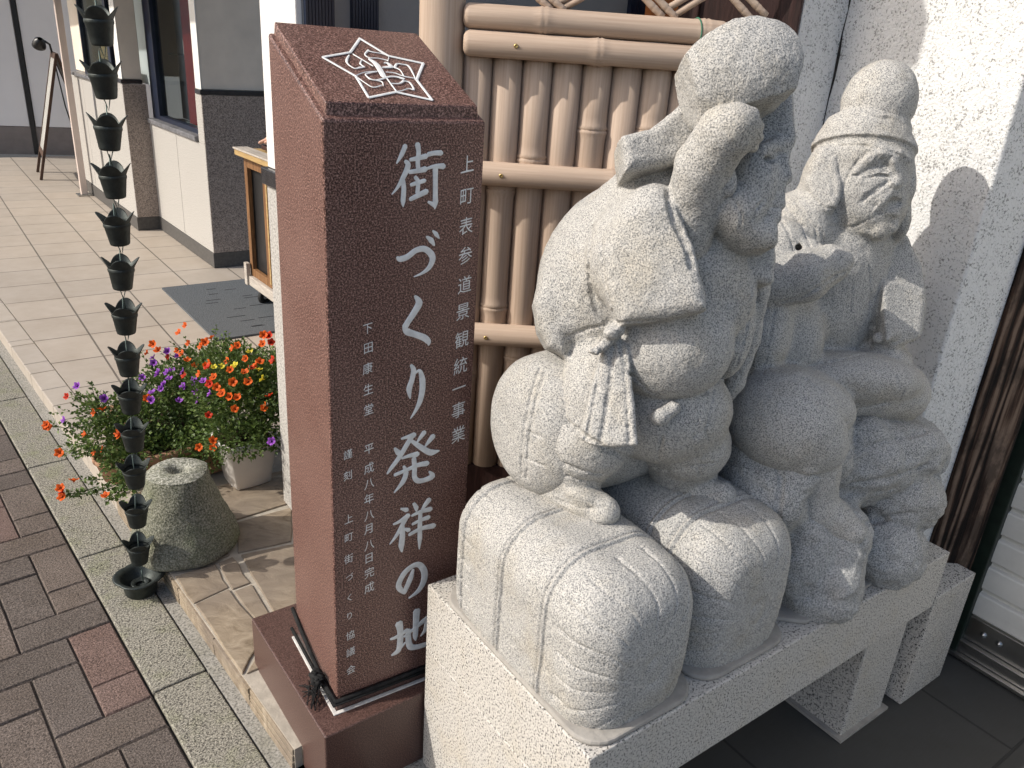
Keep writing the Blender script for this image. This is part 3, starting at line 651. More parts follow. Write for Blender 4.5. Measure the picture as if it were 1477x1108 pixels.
# roller shutter
sh = empty('roller_shutter', (1.334, 1.844, 0), radians(-53.5), 'grey roller shutter with steel bottom rail', 'shutter')
prof = []
mb = MB()
pitch = .087
for k in range(26):
    z0 = .135 + k * pitch
    pr = [(0, z0), (-.001, z0 + .003), (-.0105, z0 + .006), (-.0125, z0 + .010), (-.0135, z0 + .040), (-.0125, z0 + .071), (-.0105, z0 + .076), (-.001, z0 + .079), (0, z0 + .082), (0, z0 + pitch)]
    # local y is away from the viewer side: negative y faces the room
    vs, fs = [], []
    for x in (-.004, 2.2):
        for y, z in pr: vs.append((x, y, z))
    n = len(pr)
    for i in range(n - 1): fs.append((i, n + i, n + i + 1, i + 1))
    mb.add(vs, fs, False)
mb.box(-.004, 2.2, .001, .012, .135, 2.4)
cs = mb.build('curtain', M['slat'], sh)
MB().box(.01, 2.2, -.012, .012, .058, .134).box(.01, 2.2, -.030, .012, .020, .057).box(.0, 2.2, -.045, .012, .006, .019).build('bottom_rail', M['steel'], sh, .002)
mb = MB()
for k in range(8): mb.lathe([(0, .006), (.006, .004), (.009, 0), (.009, -.004)], 12, (0, 0, 0))
del mb
for k in range(6):
    b_ = MB().lathe([(0, .007), (.006, .005), (.0095, .0), (.0095, -.002)], 14).build('bolt', M['steel'], sh)
    b_.location = (.06 + .042 * k + (k // 2) * .3, -.0125, .098); b_.rotation_euler = (radians(90), 0, 0)
MB().box(-.060, .016, -.034, .03, 0, 2.5).build('guide_rail', M['green_rail'], sh, .003)

# ================================================================== RED GRANITE PILLAR
PY = radians(34.2)
mon = empty('inscribed_pillar', (-.3192, 1.2592, 0), PY, 'tall reddish granite pillar with white carved Japanese inscription', 'monument')
PWD, PDP = .293, .256
# base block: own yaw 37.8 -> relative 3.6 degrees
ry = radians(3.6)
mb = MB(); mb.box(0, .46, 0, .43, 0, .1986)
base = mb.build('base', M['pillar_base'], mon, .004, 3)
bw = Vector((-.32729 + .3192, 1.18548 - 1.2592, 0))
bl = Matrix.Rotation(-PY, 4, 'Z') @ bw
base.location = (bl.x, bl.y, 0); base.rotation_euler = (0, 0, ry)
# white sealant line and plinth
def ringbox(mb, x0, x1, y0, y1, z0, z1, w):
    mb.box(x0, x1, y0, y0 + w, z0, z1); mb.box(x0, x1, y1 - w, y1, z0, z1)
    mb.box(x0, x0 + w, y0 + w, y1 - w, z0, z1); mb.box(x1 - w, x1, y0 + w, y1 - w, z0, z1)
mb = MB(); ringbox(mb, -.012, .305, -.012, .262, .1987, .2012, .009)
mb.build('sealant', plain('white_sealant', (.62, .60, .57), .7, .3, .2, 60), mon, .001)
MB().box(-.002, .292, -.002, .255, .199, .226).build('plinth', M['pillar_base'], mon, .002)
# shaft with sloping top
zf, sl = 1.39, .459
vs = [(0, 0, .230), (PWD, 0, .230), (PWD, PDP, .230), (0, PDP, .230), (0, 0, zf), (PWD, 0, zf), (PWD, PDP, zf + sl * PDP), (0, PDP, zf + sl * PDP)]
fs = [(0, 3, 2, 1), (4, 5, 6, 7), (0, 1, 5, 4), (1, 2, 6, 5), (2, 3, 7, 6), (3, 0, 4, 7)]
MB().add(vs, fs).build('shaft', M['pillar'], mon, .005, 3)
# raised plate on the sloping top
x0, x1, d0, d1 = .009, PWD - .009, .010, PDP - .004
zz = lambda d, t: zf + sl * d + t
vs = [(x0, d0, zz(d0, -.004)), (x1, d0, zz(d0, -.004)), (x1, d1, zz(d1, -.004)), (x0, d1, zz(d1, -.004)), (x0 + .002, d0 + .002, zz(d0, .0195)), (x1 - .002, d0 + .002, zz(d0, .0195)), (x1 - .002, d1, zz(d1, .0195)), (x0 + .002, d1, zz(d1, .0195))]
MB().add(vs, fs).build('top_plate', M['pillar'], mon, .0025, 2)

def brush(mb, st, place_, scale=1.0, nseg=5):
    # a brush stroke: smooth centre line with varying width, slightly raised ridge
    P = [Vector((a, b2)) for a, b2, w in st]; W = [w * scale for a, b2, w in st]
    pts, ws = [], []
    n = len(P)
    for i in range(n - 1):
        p0 = P[max(i - 1, 0)]; p1 = P[i]; p2 = P[i + 1]; p3 = P[min(i + 2, n - 1)]
        m = nseg if n > 2 else 2
        for k in range(m):
            t = k / m
            q = .5 * ((2 * p1) + (p2 - p0) * t + (2 * p0 - 5 * p1 + 4 * p2 - p3) * t * t + (3 * p1 - p0 - 3 * p2 + p3) * t ** 3)
            pts.append(q); ws.append(W[i] + (W[i + 1] - W[i]) * t)
    pts.append(P[-1]); ws.append(W[-1])
    # rounded ends
    d = (pts[0] - pts[1]).normalized(); pts.insert(0, pts[0] + d * ws[0] * .35); ws.insert(0, ws[0] * .45)
    d = (pts[-1] - pts[-2]).normalized(); pts.append(pts[-1] + d * ws[-1] * .35); ws.append(ws[-1] * .45)
    vs, fs = [], []
    for i, p in enumerate(pts):
        t = (pts[min(i + 1, len(pts) - 1)] - pts[max(i - 1, 0)]).normalized()
        nrm = Vector((-t.y, t.x))
        for s_, h in ((-.5, .0003), (-.42, .0011), (0, .0016), (.42, .0011), (.5, .0003)):
            q = p + nrm * ws[i] * s_
            vs.append(place_(q.x, q.y, h))
    for i in range(len(pts) - 1):
        for k in range(4): fs.append((i * 5 + k, i * 5 + k + 1, (i + 1) * 5 + k + 1, (i + 1) * 5 + k))
    mb.add(vs, fs, False)
front = lambda x, z, h: (x, -h, z)
slope = lambda x, d, h: (x, d, zf + .02 + sl * d + h)
mb = MB()
hs = random.Random(5)
for st in STROKES:
    mb.brk = hs.uniform(0, .0004)
    k = mb.brk
    brush(mb, st, lambda x, z, h: (x, -h - k, z), 1.2)
mb.build('large_inscription', M['ink'], mon)
mb = MB()
for st in EMBLEM:
    k = hs.uniform(0, .0004)
    brush(mb, st, lambda x, d, h: slope(x, d, h + k), 1.15, 6)
mb.build('star_emblem', M['ink2'], mon)
# the three columns of small characters
def glyph_mesh(ch):
    cu = bpy.data.curves.new('glyph', 'FONT')
    cu.body = ch; cu.size = 1.0; cu.align_x = 'LEFT'; cu.resolution_u = 3
    ob = bpy.data.objects.new('glyph', cu); COL.objects.link(ob)
    dg = bpy.context.evaluated_depsgraph_get(); dg.update()
    me = bpy.data.meshes.new_from_object(ob.evaluated_get(dg))
    v = [tuple(x.co) for x in me.vertices]; f = [tuple(p.vertices) for p in me.polygons]
    bpy.data.objects.remove(ob); bpy.data.curves.remove(cu); bpy.data.meshes.remove(me)
    return v, f
cache = {}
cols = (MB(), MB(), MB())
for i, (ch, x, z, s) in enumerate(CHARS):
    if ch not in cache: cache[ch] = glyph_mesh(ch)
    v, f = cache[ch]
    if not v: continue
    lo = np.min(np.array(v), 0); hi = np.max(np.array(v), 0)
    mxw = max(hi[0] - lo[0], hi[1] - lo[1]); cxx, cyy = (lo[0] + hi[0]) / 2, (lo[1] + hi[1]) / 2
    k = s * .88
    if ch in 'づくり': k *= .86
    rs = random.Random(ord(ch) + i)
    out = []
    for a, b2, _ in v:
        u, w = (a - cxx), (b2 - cyy)
        u2 = u + .05 * w * w; w2 = w * 1.04 + .17 * u - .10 * u * u     # strokes rise to the right as a brush does
        out.append((x + u2 * k * .92, -.0007, z + w2 * k))
    cols[0 if i < 11 else 1 if i < 26 else 2].add(out, f)
for c_ in cols: c_.build('small_inscription', M['ink'], mon)
# black cord round the foot, knotted
cord = empty('tied_cord', (-.3192, 1.2592, .2), PY, 'frayed black cord knotted round the foot of the red pillar', 'cord')
mb = MB()
mb.tube([(-.004, .27, .075), (-.007, .2, .062), (-.008, .12, .045), (-.008, .05, .030), (-.006, -.006, .030), (.06, -.007, .030), (.16, -.007, .031), (.297, -.007, .032)], .0048, 7)
mb.tube([(-.009, .268, .020), (-.010, .14, .022), (-.010, -.008, .023), (.10, -.009, .023), (.296, -.009, .024)], .004, 7)
mb.build('loop', M['rope'], cord)
mb = MB()
rr = random.Random(2)
for k in range(7):
    c0 = Vector((-.018, .062, .040))
    pts = [c0 + Vector((rr.uniform(-.014, .010), rr.uniform(-.018, .018), rr.uniform(-.014, .016))) for _ in range(5)]
    mb.tube(pts, .0055, 6)
for k in range(26):
    a = rr.uniform(0, 2 * pi)
    mb.tube([(-.018, .062, .036), (-.026 + rr.uniform(-.01, .006), .055 + rr.uniform(-.02, .03), .022), (-.036 + rr.uniform(-.016, .012), .060 + rr.uniform(-.045, .045), .004)], .0012, 4)
mb.build('knot', M['rope'], cord)

# ================================================================== STONE BENCH AND BLOCK
BA = radians(36.9)
FLC = (.164, .911)
BZ = .493
bench = empty('stone_bench', (*FLC, 0), BA, 'long pale granite bench slab carrying the two statues', 'bench')
MB().box(0, 1.114, 0, .511, .335, BZ).build('slab', M['bench'], bench, .003, 2)
MB().box(0, .20, .0, .511, 0, .3345).build('leg', M['bench'], bench, .003)
MB().box(.905, 1.085, .030, .48, 0, .3345).build('leg', M['bench'], bench, .003)
blk = empty('stone_block', (*FLC, 0), BA, 'low pale granite block at the right end of the bench', 'stone block')
MB().box(1.143, 1.345, .008, .30, 0, .343).build('block', M['bench'], blk, .003, 2)
MB().box(.89, 1.10, .018, .49, 0, .008).build('bed_joint', M['mortar'], bench)

# ================================================================== BAMBOO FENCE
FY = radians(2.4)
fence = empty('bamboo_fence', (0, 1.95, 0), FY, 'brown bamboo screen with round rails between pillar and statues', 'fence')
def cane(mb, p0, p1, r, nodes, n=14, sw_=1.12):
    p0, p1 = Vector(p0), Vector(p1); L = (p1 - p0).length; d = (p1 - p0) / L
    ts = [(0, r)]
    for q in nodes:
        for dt, k in ((-.022, 1.0), (-.008, sw_ - .04), (-.0035, sw_), (-.001, sw_ - .08), (.001, sw_ - .08), (.0035, sw_), (.010, 1.02), (.03, 1.0)):
            ts.append((q * L + dt, r * k))
    ts.append((L, r)); ts.sort()
    mb.tube([p0 + d * t for t, _ in ts], [q for _, q in ts], n)
mb = MB(); cane(mb, (-.215, .0, 0), (-.215, .0, 2.4), .0515, [.22, .55, .83], 24, 1.04); mb.build('post', M['bamboo'], fence)
rp = random.Random(11)
slr = .0360
for k in range(9):
    x = -.1305 + k * .0692
    mb = MB()
    nd = [rp.uniform(.08, .45), rp.uniform(.5, .92)]
    if k == 2: nd = [.30, .765]
    cane(mb, (x, .012, .44), (x, .012, 1.53), slr, nd)
    mb.build('bamboo_slat', M['bamboo'], fence)
for z0, z1, xa, xb, nd, yo in ((1.546, 1.600, -.166, .425, [.30, .915], -.018), (1.490, 1.545, -.164, .425, [.515], -.030), (1.208, 1.264, -.164, .425, [.63], -.030), (.804, .861, -.164, .425, [.93], -.030)):
    mb = MB(); r = (z1 - z0) / 2
    L = xb - xa
    p0, p1 = Vector((xa, yo, (z0 + z1) / 2)), Vector((xb, yo, (z0 + z1) / 2))
    d = Vector((1, 0, 0))
    ts = [(0, r * .62), (.004, r * .86), (.012, r)]
    for q in nd:
        for dt, kk in ((-.03, 1.0), (-.010, 1.07), (-.004, 1.12), (0, 1.05), (.004, 1.12), (.012, 1.04), (.03, 1.0)): ts.append((q * L + dt, r * kk))
    ts += [(L - .012, r), (L - .004, r * .9), (L, r * .7)]
    ts.sort()
    mb.tube([p0 + d * t for t, _ in ts], [a for _, a in ts], 24)
    rail = mb.build('rail', M['bamboo_x'], fence)
    for sx in {1.546: (), 1.490: (-.047, .367), 1.208: (-.063,), .804: (-.078,)}[z0]:
        b_ = MB().lathe([(0, .0012), (.0018, .0010), (.002, .003), (.0048, .0022), (.005, 0), (.005, -.004)], 14).build('screw', M['brass'], rail)
        b_.location = (sx, yo - r, (z0 + z1) / 2); b_.rotation_euler = (radians(90), 0, 0)
for (xa, za, xb, zb) in ((-.15, 1.72, .02, 1.603), (-.12, 1.72, .05, 1.603), (.02, 1.60, .24, 1.73), (.05, 1.60, .27, 1.73), (.12, 1.72, .27, 1.606), (.15, 1.72, .30, 1.606), (.27, 1.605, .46, 1.73), (.30, 1.60, .49, 1.73), (.335, 1.72, .47, 1.615), (.365, 1.72, .50, 1.625)):
    mb = MB(); cane(mb, (xa, -.0 + (.010 if xb > xa and zb > za else -.008), za), (xb, -.0 + (.010 if zb > za else -.008), zb), .0075, [.4, .9], 10, 1.15)
    mb.build('lattice_cane', M['bamboo_x'], fence)
MB().box(-.165, .43, -.01, .03, .10, .438).build('base_board', M['door_wood'], fence, .003)
MB().box(-.165, .43, .026, .034, .44, 1.53).build('backing', M['bamboo'], fence)
gs = empty('green_string', (0, 1.95, 0), FY, 'thin green string looped over the top fence rail', 'string')
mb = MB()
pts = []
for k in range(22):
    a = -pi * .45 + k / 21 * pi * 1.55
    pts.append((.356 + .006 * sin(a) , -.019 - .0295 * cos(a + pi / 2 - pi * .5) if False else -.018 - .0295 * sin(a + .3), 1.573 + .0295 * cos(a + .3)))
pts.append((.349, -.062, 1.50))
mb.tube(pts, .0016, 6); mb.build('loop', M['green_string'], gs)

# ================================================================== CARVED STATUES (distance fields turned into one surface each)
ca, sa = cos(BA), sin(BA)
FL3 = np.array([FLC[0], FLC[1], BZ])
def w2b(P):
    d = np.asarray(P) - FL3
    return np.array([d[0] * ca + d[1] * sa, -d[0] * sa + d[1] * ca, d[2]])
def d2b(d): return np.array([d[0] * ca + d[1] * sa, -d[0] * sa + d[1] * ca, d[2]])
CAMB = w2b(CAM)
AX = [d2b(VR[0]), d2b(VR[1]), d2b(VR[2])]            # picture-right, picture-down, away, in bench directions
def pb(x, y, Y): return w2b(at(x, y, Y))
def mpp(x, y, Y): return float(VR[2] @ (at(x, y, Y) - CAM)) / FPX

class Field:
    def __init__(s, lo, hi, h):
        s.h = h; s.lo = np.array(lo, float)
        n = np.ceil((np.array(hi) - s.lo) / h).astype(int) + 1
        s.n = n
        s.ax = [s.lo[i] + h * np.arange(n[i]) for i in range(3)]
        s.f = np.full(n, 1.0, np.float32)
    def sub(s, lo, hi):
        sl = []
        for i in range(3):
            a = int(np.clip(np.floor((lo[i] - s.lo[i]) / s.h), 0, s.n[i])); b = int(np.clip(np.ceil((hi[i] - s.lo[i]) / s.h) + 1, 0, s.n[i]))
            if b <= a: return None
            sl.append(slice(a, b))
        X = s.ax[0][sl[0]][:, None, None]; Y = s.ax[1][sl[1]][None, :, None]; Z = s.ax[2][sl[2]][None, None, :]
        return tuple(sl), X, Y, Z
    def comb(s, sl, d, k, op):
        f = s.f[sl]
        if op == 'u':
            if k > 0:
                hh = np.maximum(k - np.abs(f - d), 0) / k; r = np.minimum(f, d) - hh * hh * k * .25
            else: r = np.minimum(f, d)
        elif op == 'i': r = np.maximum(f, d)
        else:
            if k > 0:
                hh = np.maximum(k - np.abs(-f - d), 0) / k; r = -(np.minimum(-f, d) - hh * hh * k * .25)
            else: r = np.maximum(f, -d)
        s.f[sl] = r
    def ell(s, c, E, r, k=.01, op='u', cut=None):
        E = np.array(E); r = np.array(r, float)
        ext = np.sqrt(((E.T * r) ** 2).sum(1)) + k + .012
        q = s.sub(c - ext, c + ext)
        if q is None: return
        sl, X, Y, Z = q
        dx, dy, dz = X - c[0], Y - c[1], Z - c[2]
        k0 = 0; k1 = 0
        for i in range(3):
            l = (dx * E[i][0] + dy * E[i][1] + dz * E[i][2])
            k0 = k0 + (l / r[i]) ** 2; k1 = k1 + (l / r[i] ** 2) ** 2
        k0 = np.sqrt(k0); k1 = np.sqrt(k1) + 1e-9
        dd = k0 * (k0 - 1) / k1
        if cut is not None:
            p0, nn = cut
            dd = np.maximum(dd, (X - p0[0]) * nn[0] + (Y - p0[1]) * nn[1] + (Z - p0[2]) * nn[2])
        s.comb(sl, dd, k, op)
    def cap(s, a, b, ra, rb, k=.01, op='u'):
        a, b = np.array(a), np.array(b)
        m = max(ra, rb) + k + .012
        q = s.sub(np.minimum(a, b) - m, np.maximum(a, b) + m)
        if q is None: return
        sl, X, Y, Z = q
        d = b - a; L2 = float(d @ d) + 1e-12
        t = np.clip(((X - a[0]) * d[0] + (Y - a[1]) * d[1] + (Z - a[2]) * d[2]) / L2, 0, 1)
        dd = np.sqrt((X - a[0] - t * d[0]) ** 2 + (Y - a[1] - t * d[1]) ** 2 + (Z - a[2] - t * d[2]) ** 2) - (ra + (rb - ra) * t)
        s.comb(sl, dd, k, op)
    # ---- the same with positions read off the photograph and a distance
    def E(s, x, y, Y, rx, ry, rz, ang=0, k=.012, op='u'):
        m = mpp(x, y, Y); a = radians(ang)
        e1 = cos(a) * AX[0] + sin(a) * AX[1]; e2 = -sin(a) * AX[0] + cos(a) * AX[1]
        s.ell(pb(x, y, Y), [e1, e2, AX[2]], [rx * m, ry * m, rz * m], k, op)
    def T(s, pts, k=.010, op='u'):
        P = [(pb(x, y, Y), r * mpp(x, y, Y)) for x, y, Y, r in pts]
        for (a, ra), (b, rb_) in zip(P[:-1], P[1:]): s.cap(a, b, ra, rb_, k, op)
    def prism(s, poly, Y, half, rnd, k=.008, op='u', tilt=(0, 0), bulge=0):
        cx_ = sum(p[0] for p in poly) / len(poly); cy_ = sum(p[1] for p in poly) / len(poly)
        m = mpp(cx_, cy_, Y); c = pb(cx_, cy_, Y)
        P = (np.array(poly) - [cx_, cy_]) * m
        # dense smoothing of the outline corners
        R = np.abs(P).max() * 1.45 + half * m + k + .012
        q = s.sub(c - R, c + R)
        if q is None: return
        sl, X, Yy, Z = q
        dx, dy, dz = X - c[0], Yy - c[1], Z - c[2]
        u = dx * AX[0][0] + dy * AX[0][1] + dz * AX[0][2]
        v = dx * AX[1][0] + dy * AX[1][1] + dz * AX[1][2]
        w = dx * AX[2][0] + dy * AX[2][1] + dz * AX[2][2] - tilt[0] * u - tilt[1] * v
        d2 = np.full(u.shape, 1e9); sg = np.ones(u.shape)
        n = len(P)
        for i in range(n):
            a, b = P[i], P[i - 1]
            e = b - a; wx, wy_ = u - a[0], v - a[1]
            t = np.clip((wx * e[0] + wy_ * e[1]) / (e @ e), 0, 1)
            d2 = np.minimum(d2, (wx - e[0] * t) ** 2 + (wy_ - e[1] * t) ** 2)
            c1 = v >= a[1]; c2 = v < b[1]; c3 = e[0] * wy_ > e[1] * wx
            fl = (c1 & c2 & c3) | (~c1 & ~c2 & ~c3)
            sg = np.where(fl, -sg, sg)
        d = sg * np.sqrt(d2)
        rr_ = rnd * m; hh = half * m
        if bulge: hh = hh * (1 + bulge * np.clip(-d / (np.abs(P).max()), 0, 1))
        qx, qy = d + rr_, np.abs(w) - hh + rr_
        dd = np.minimum(np.maximum(qx, qy), 0) + np.sqrt(np.maximum(qx, 0) ** 2 + np.maximum(qy, 0) ** 2) - rr_
        s.comb(sl, dd, k, op)
    def hit(s, x, y):
        o = CAMB; d = d2b(ray(x, y))
        t = np.arange(.9, 2.9, s.h * .5)
        P = o[None] + d[None] * t[:, None]
        I = np.round((P - s.lo) / s.h).astype(int)
        ok = ((I >= 0) & (I < s.n)).all(1)
        f = np.ones(len(t)); J = I[ok]; f[ok] = s.f[J[:, 0], J[:, 1], J[:, 2]]
        w = np.nonzero(f < 0)[0]
        if len(w) == 0: return None, None
        return P[w[0]], d
    def yat(s, x, y):
        P, d = s.hit(x, y)
        return float(FL3[1] + P[0] * sa + P[1] * ca)
    def carve(s, pts, width=2.0, depth=.8, close=False):
        # engraved line following the surface
        P = []
        for (x0, y0), (x1, y1) in zip(pts[:-1], pts[1:]):
            n = max(1, int(hypot(x1 - x0, y1 - y0) / 5))
            P += [(x0 + (x1 - x0) * i / n, y0 + (y1 - y0) * i / n) for i in range(n)]
        P.append(pts[-1])
        H = [s.hit(x, y) for x, y in P]
        prev = None
        for h_, d in H:
            if h_ is None: prev = None; continue
            r = width * 1.35e-3
            c = h_ - d * r * (1 - depth)
            if prev is not None and np.linalg.norm(prev - c) < .035: s.cap(prev, c, r, r, .0015, 's')
            prev = c
    def rough(s, amp, cell, seed=1, lo=None):
        rs = np.random.RandomState(seed)
        def one(c):
            g = rs.uniform(-1, 1, tuple((np.array(s.n) * s.h / c + 4).astype(int))).astype(np.float32)
            idx = []
            for i in range(3):
                q = (s.ax[i] - s.lo[i]) / c + .5; j = np.floor(q).astype(int); t = q - j; t = t * t * (3 - 2 * t)
                idx.append((j, t.astype(np.float32)))
            def lerp(g, ax):
                j, t = idx[ax]
                a = np.take(g, j, ax); b = np.take(g, j + 1, ax)
                sh = [1, 1, 1]; sh[ax] = -1
                return a + (b - a) * t.reshape(sh)
            return lerp(lerp(lerp(g, 0), 1), 2)
        band = np.abs(s.f) < .05
        n_ = one(cell) + .5 * one(cell * .45)
        s.f = np.where(band, s.f + amp * n_, s.f).astype(np.float32)
    def mesh(s, name, mat, parent, floor=0.0):
        Z = s.ax[2][None, None, :]
        f = np.maximum(s.f, (floor - Z).astype(np.float32))
        f[0], f[-1], f[:, 0], f[:, -1], f[:, :, -1], f[:, :, 0] = 1, 1, 1, 1, 1, 1
        nx, ny, nz = s.n
        ins = f < 0
        cnt = np.zeros((nx - 1, ny - 1, nz - 1), np.int8)
        for a in (0, 1):
            for b in (0, 1):
                for c in (0, 1): cnt += ins[a:nx - 1 + a, b:ny - 1 + b, c:nz - 1 + c]
        act = (cnt > 0) & (cnt < 8)
        I, J, K = np.nonzero(act)
        idx = np.full(act.shape, -1, np.int64); idx[I, J, K] = np.arange(len(I))
        acc = np.zeros((len(I), 3)); num = np.zeros(len(I))
        cor = [(0, 0, 0), (1, 0, 0), (0, 1, 0), (1, 1, 0), (0, 0, 1), (1, 0, 1), (0, 1, 1), (1, 1, 1)]
        for p in range(8):
            for q in range(p + 1, 8):
                A, B = cor[p], cor[q]
                if sum(abs(A[i] - B[i]) for i in range(3)) != 1: continue
                fa = f[I + A[0], J + A[1], K + A[2]]; fb = f[I + B[0], J + B[1], K + B[2]]
                m = (fa < 0) != (fb < 0)
                t = np.where(m, fa / np.where(m, fa - fb, 1), 0)
                for i in range(3): acc[:, i] += np.where(m, A[i] + (B[i] - A[i]) * t, 0)
                num += m
        V = (np.stack([I, J, K], 1) + acc / num[:, None]) * s.h + s.lo
        Q = []
        e = ins[:-1, 1:-1, 1:-1] != ins[1:, 1:-1, 1:-1]
        a, b, c = np.nonzero(e); b += 1; c += 1; s1 = ins[a, b, c]
        q = np.stack([idx[a, b - 1, c - 1], idx[a, b, c - 1], idx[a, b, c], idx[a, b - 1, c]], 1); Q.append(np.where(s1[:, None], q, q[:, ::-1]))
        e = ins[1:-1, :-1, 1:-1] != ins[1:-1, 1:, 1:-1]
        a, b, c = np.nonzero(e); a += 1; c += 1; s1 = ins[a, b, c]
        q = np.stack([idx[a - 1, b, c - 1], idx[a - 1, b, c], idx[a, b, c], idx[a, b, c - 1]], 1); Q.append(np.where(s1[:, None], q, q[:, ::-1]))
        e = ins[1:-1, 1:-1, :-1] != ins[1:-1, 1:-1, 1:]
        a, b, c = np.nonzero(e); a += 1; b += 1; s1 = ins[a, b, c]
        q = np.stack([idx[a - 1, b - 1, c], idx[a, b - 1, c], idx[a, b, c], idx[a - 1, b, c]], 1); Q.append(np.where(s1[:, None], q, q[:, ::-1]))
        Q = np.concatenate(Q)
        me = bpy.data.meshes.new(name)
        me.vertices.add(len(V)); me.vertices.foreach_set('co', V.astype(np.float32).ravel())
        me.loops.add(len(Q) * 4); me.loops.foreach_set('vertex_index', Q.astype(np.int32).ravel())
        me.polygons.add(len(Q))
        me.polygons.foreach_set('loop_start', np.arange(0, len(Q) * 4, 4, dtype=np.int32))
        me.polygons.foreach_set('loop_total', np.full(len(Q), 4, np.int32))
        me.update(calc_edges=True); me.validate()
        me.polygons.foreach_set('use_smooth', np.ones(len(me.polygons), bool))
        me.materials.append(mat)
        o = bpy.data.objects.new(name, me); COL.objects.link(o); o.parent = parent
        return o

H = .0029
s1 = empty('stone_statue', (*FLC, BZ), BA, 'pale granite statue of a stooping robed man on rice bales', 'statue', 'carved stone statues on the bench')
s2 = empty('stone_statue', (*FLC, BZ), BA, 'granite statue of a smiling bearded man in egg shaped hat on rock', 'statue', 'carved stone statues on the bench')

# ---- rice bales: rounded straw bundles with rope grooves
def bale(lo, hi, rad, axis, ropes, name='rice_bale', seed=0, floor=0.0, swell=.012, rays=1.0, lines=()):
    F = Field(np.array(lo) - .03, np.array(hi) + .03, H)
    c = (np.array(lo) + np.array(hi)) / 2; hf = (np.array(hi) - np.array(lo)) / 2
    X = F.ax[0][:, None, None] - c[0]; Y = F.ax[1][None, :, None] - c[1]; Z = F.ax[2][None, None, :] - c[2]
    L = [X, Y, Z]; a = axis; o = [i for i in range(3) if i != a]
    t = L[a] / hf[a]
    sw_ = swell * (1 - t ** 2)                       # bulging belly
    q = [np.abs(L[o[0]]) - hf[o[0]] + rad + .012 - sw_, np.abs(L[o[1]]) - hf[o[1]] + rad + .012 - sw_]
    d2 = np.minimum(np.maximum(q[0], q[1]), 0) + np.sqrt(np.maximum(q[0], 0) ** 2 + np.maximum(q[1], 0) ** 2) - rad
    dome = .018 * (1 - np.clip((L[o[0]] / hf[o[0]]) ** 2 + (L[o[1]] / hf[o[1]]) ** 2, 0, 1))
    r2 = .055
    e = np.abs(L[a]) - hf[a] + .018 - dome + r2
    d2b_ = d2 + r2
    d = np.minimum(np.maximum(d2b_, e), 0) + np.sqrt(np.maximum(d2b_, 0) ** 2 + np.maximum(e, 0) ** 2) - r2
    for tt in ropes:
        for dt in (-.006, .006):
            d = d + .0052 * np.exp(-((L[a] + c[a] - tt - dt) / .0030) ** 2)
        d = d - .0022 * np.exp(-((L[a] + c[a] - tt) / .0045) ** 2)
    # straw ends radiating on the two heads
    th = np.arctan2(L[o[1]], L[o[0]]); rr_ = np.sqrt((L[o[0]] / hf[o[0]]) ** 2 + (L[o[1]] / hf[o[1]]) ** 2)
    wob = .35 * np.sin(5 * th + seed) + .5 * np.sin(9 * rr_ + seed)
    ray_ = np.maximum(0, np.cos(th * 19 + wob * 1.6)) ** 22 * np.clip((rr_ - .25) * 2.2, 0, 1) * (np.abs(t) > .55)
    d = d + .0034 * ray_ * rays
    hub = np.exp(-((rr_ - .16) / .05) ** 2) * (np.abs(t) > .7)
    d = d + .0026 * hub * rays
    F.f[:] = d
    for L_, w_ in lines: F.carve(L_, w_)
    F.rough(.0016, .05, seed + 3)
    return F.mesh(name, M['statue'], s1, floor)
bale((.003, .010, -.06), (.262, .475, .272), .085, 1, [.150, .272, .405], seed=1)
bale((.262, .014, -.06), (.530, .475, .278), .085, 1, [.135, .19, .40], seed=2)
bale((.085, .245, .245), (.56, .505, .520), .115, 0, [.42], seed=4, floor=.2, rays=0.0,
     lines=(([(778, 532), (764, 575), (754, 625), (751, 690)], 2.4), ([(786, 536), (772, 580), (763, 628), (759, 690)], 2.4), ([(760, 622), (790, 634)], 1.6), ([(757, 660), (784, 672)], 1.6)))
def mortar(poly, parent):
    o = MB().prism(poly, .0003, .0105).build('mortar_joint', M['mortar'], parent, .004)
def rrect(x0, x1, y0, y1, r, n=6):
    P = []
    for cx_, cy_, a0 in ((x1 - r, y1 - r, 0), (x0 + r, y1 - r, pi / 2), (x0 + r, y0 + r, pi), (x1 - r, y0 + r, 1.5 * pi)):
        for k in range(n + 1): P.append((cx_ + r * cos(a0 + k / n * pi / 2), cy_ + r * sin(a0 + k / n * pi / 2)))
    return P
mortar(rrect(.001, .260, .004, .47, .055), s1)
mortar(rrect(.264, .527, .010, .47, .055), s1)

# ---- the stooping man
F = Field((-.02, -.06, .16), (.66, .60, 1.16), H)
# back, sack-like robe
F.E(886, 395, 1.37, 106, 128, 105, 22, .02)
F.E(945, 320, 1.35, 88, 92, 95, 30, .03)
F.E(985, 400, 1.32, 88, 125, 95, 0, .03)
F.E(948, 288, 1.335, 62, 40, 72, -8, .02)
F.prism([(768, 440), (775, 480), (788, 503), (813, 516), (819, 490), (848, 474), (885, 468), (900, 420), (840, 360), (790, 380)], 1.35, 66, 22, .02)
# unseen sack bulk behind him, added to shade the seated man
F.ell(np.array([.50, .415, .60]), [(1, 0, 0), (0, 1, 0), (0, 0, 1)], (.10, .085, .24), .03)
F.ell(np.array([.38, .40, .64]), [(1, 0, 0), (0, 1, 0), (0, 0, 1)], (.12, .09, .17), .03)
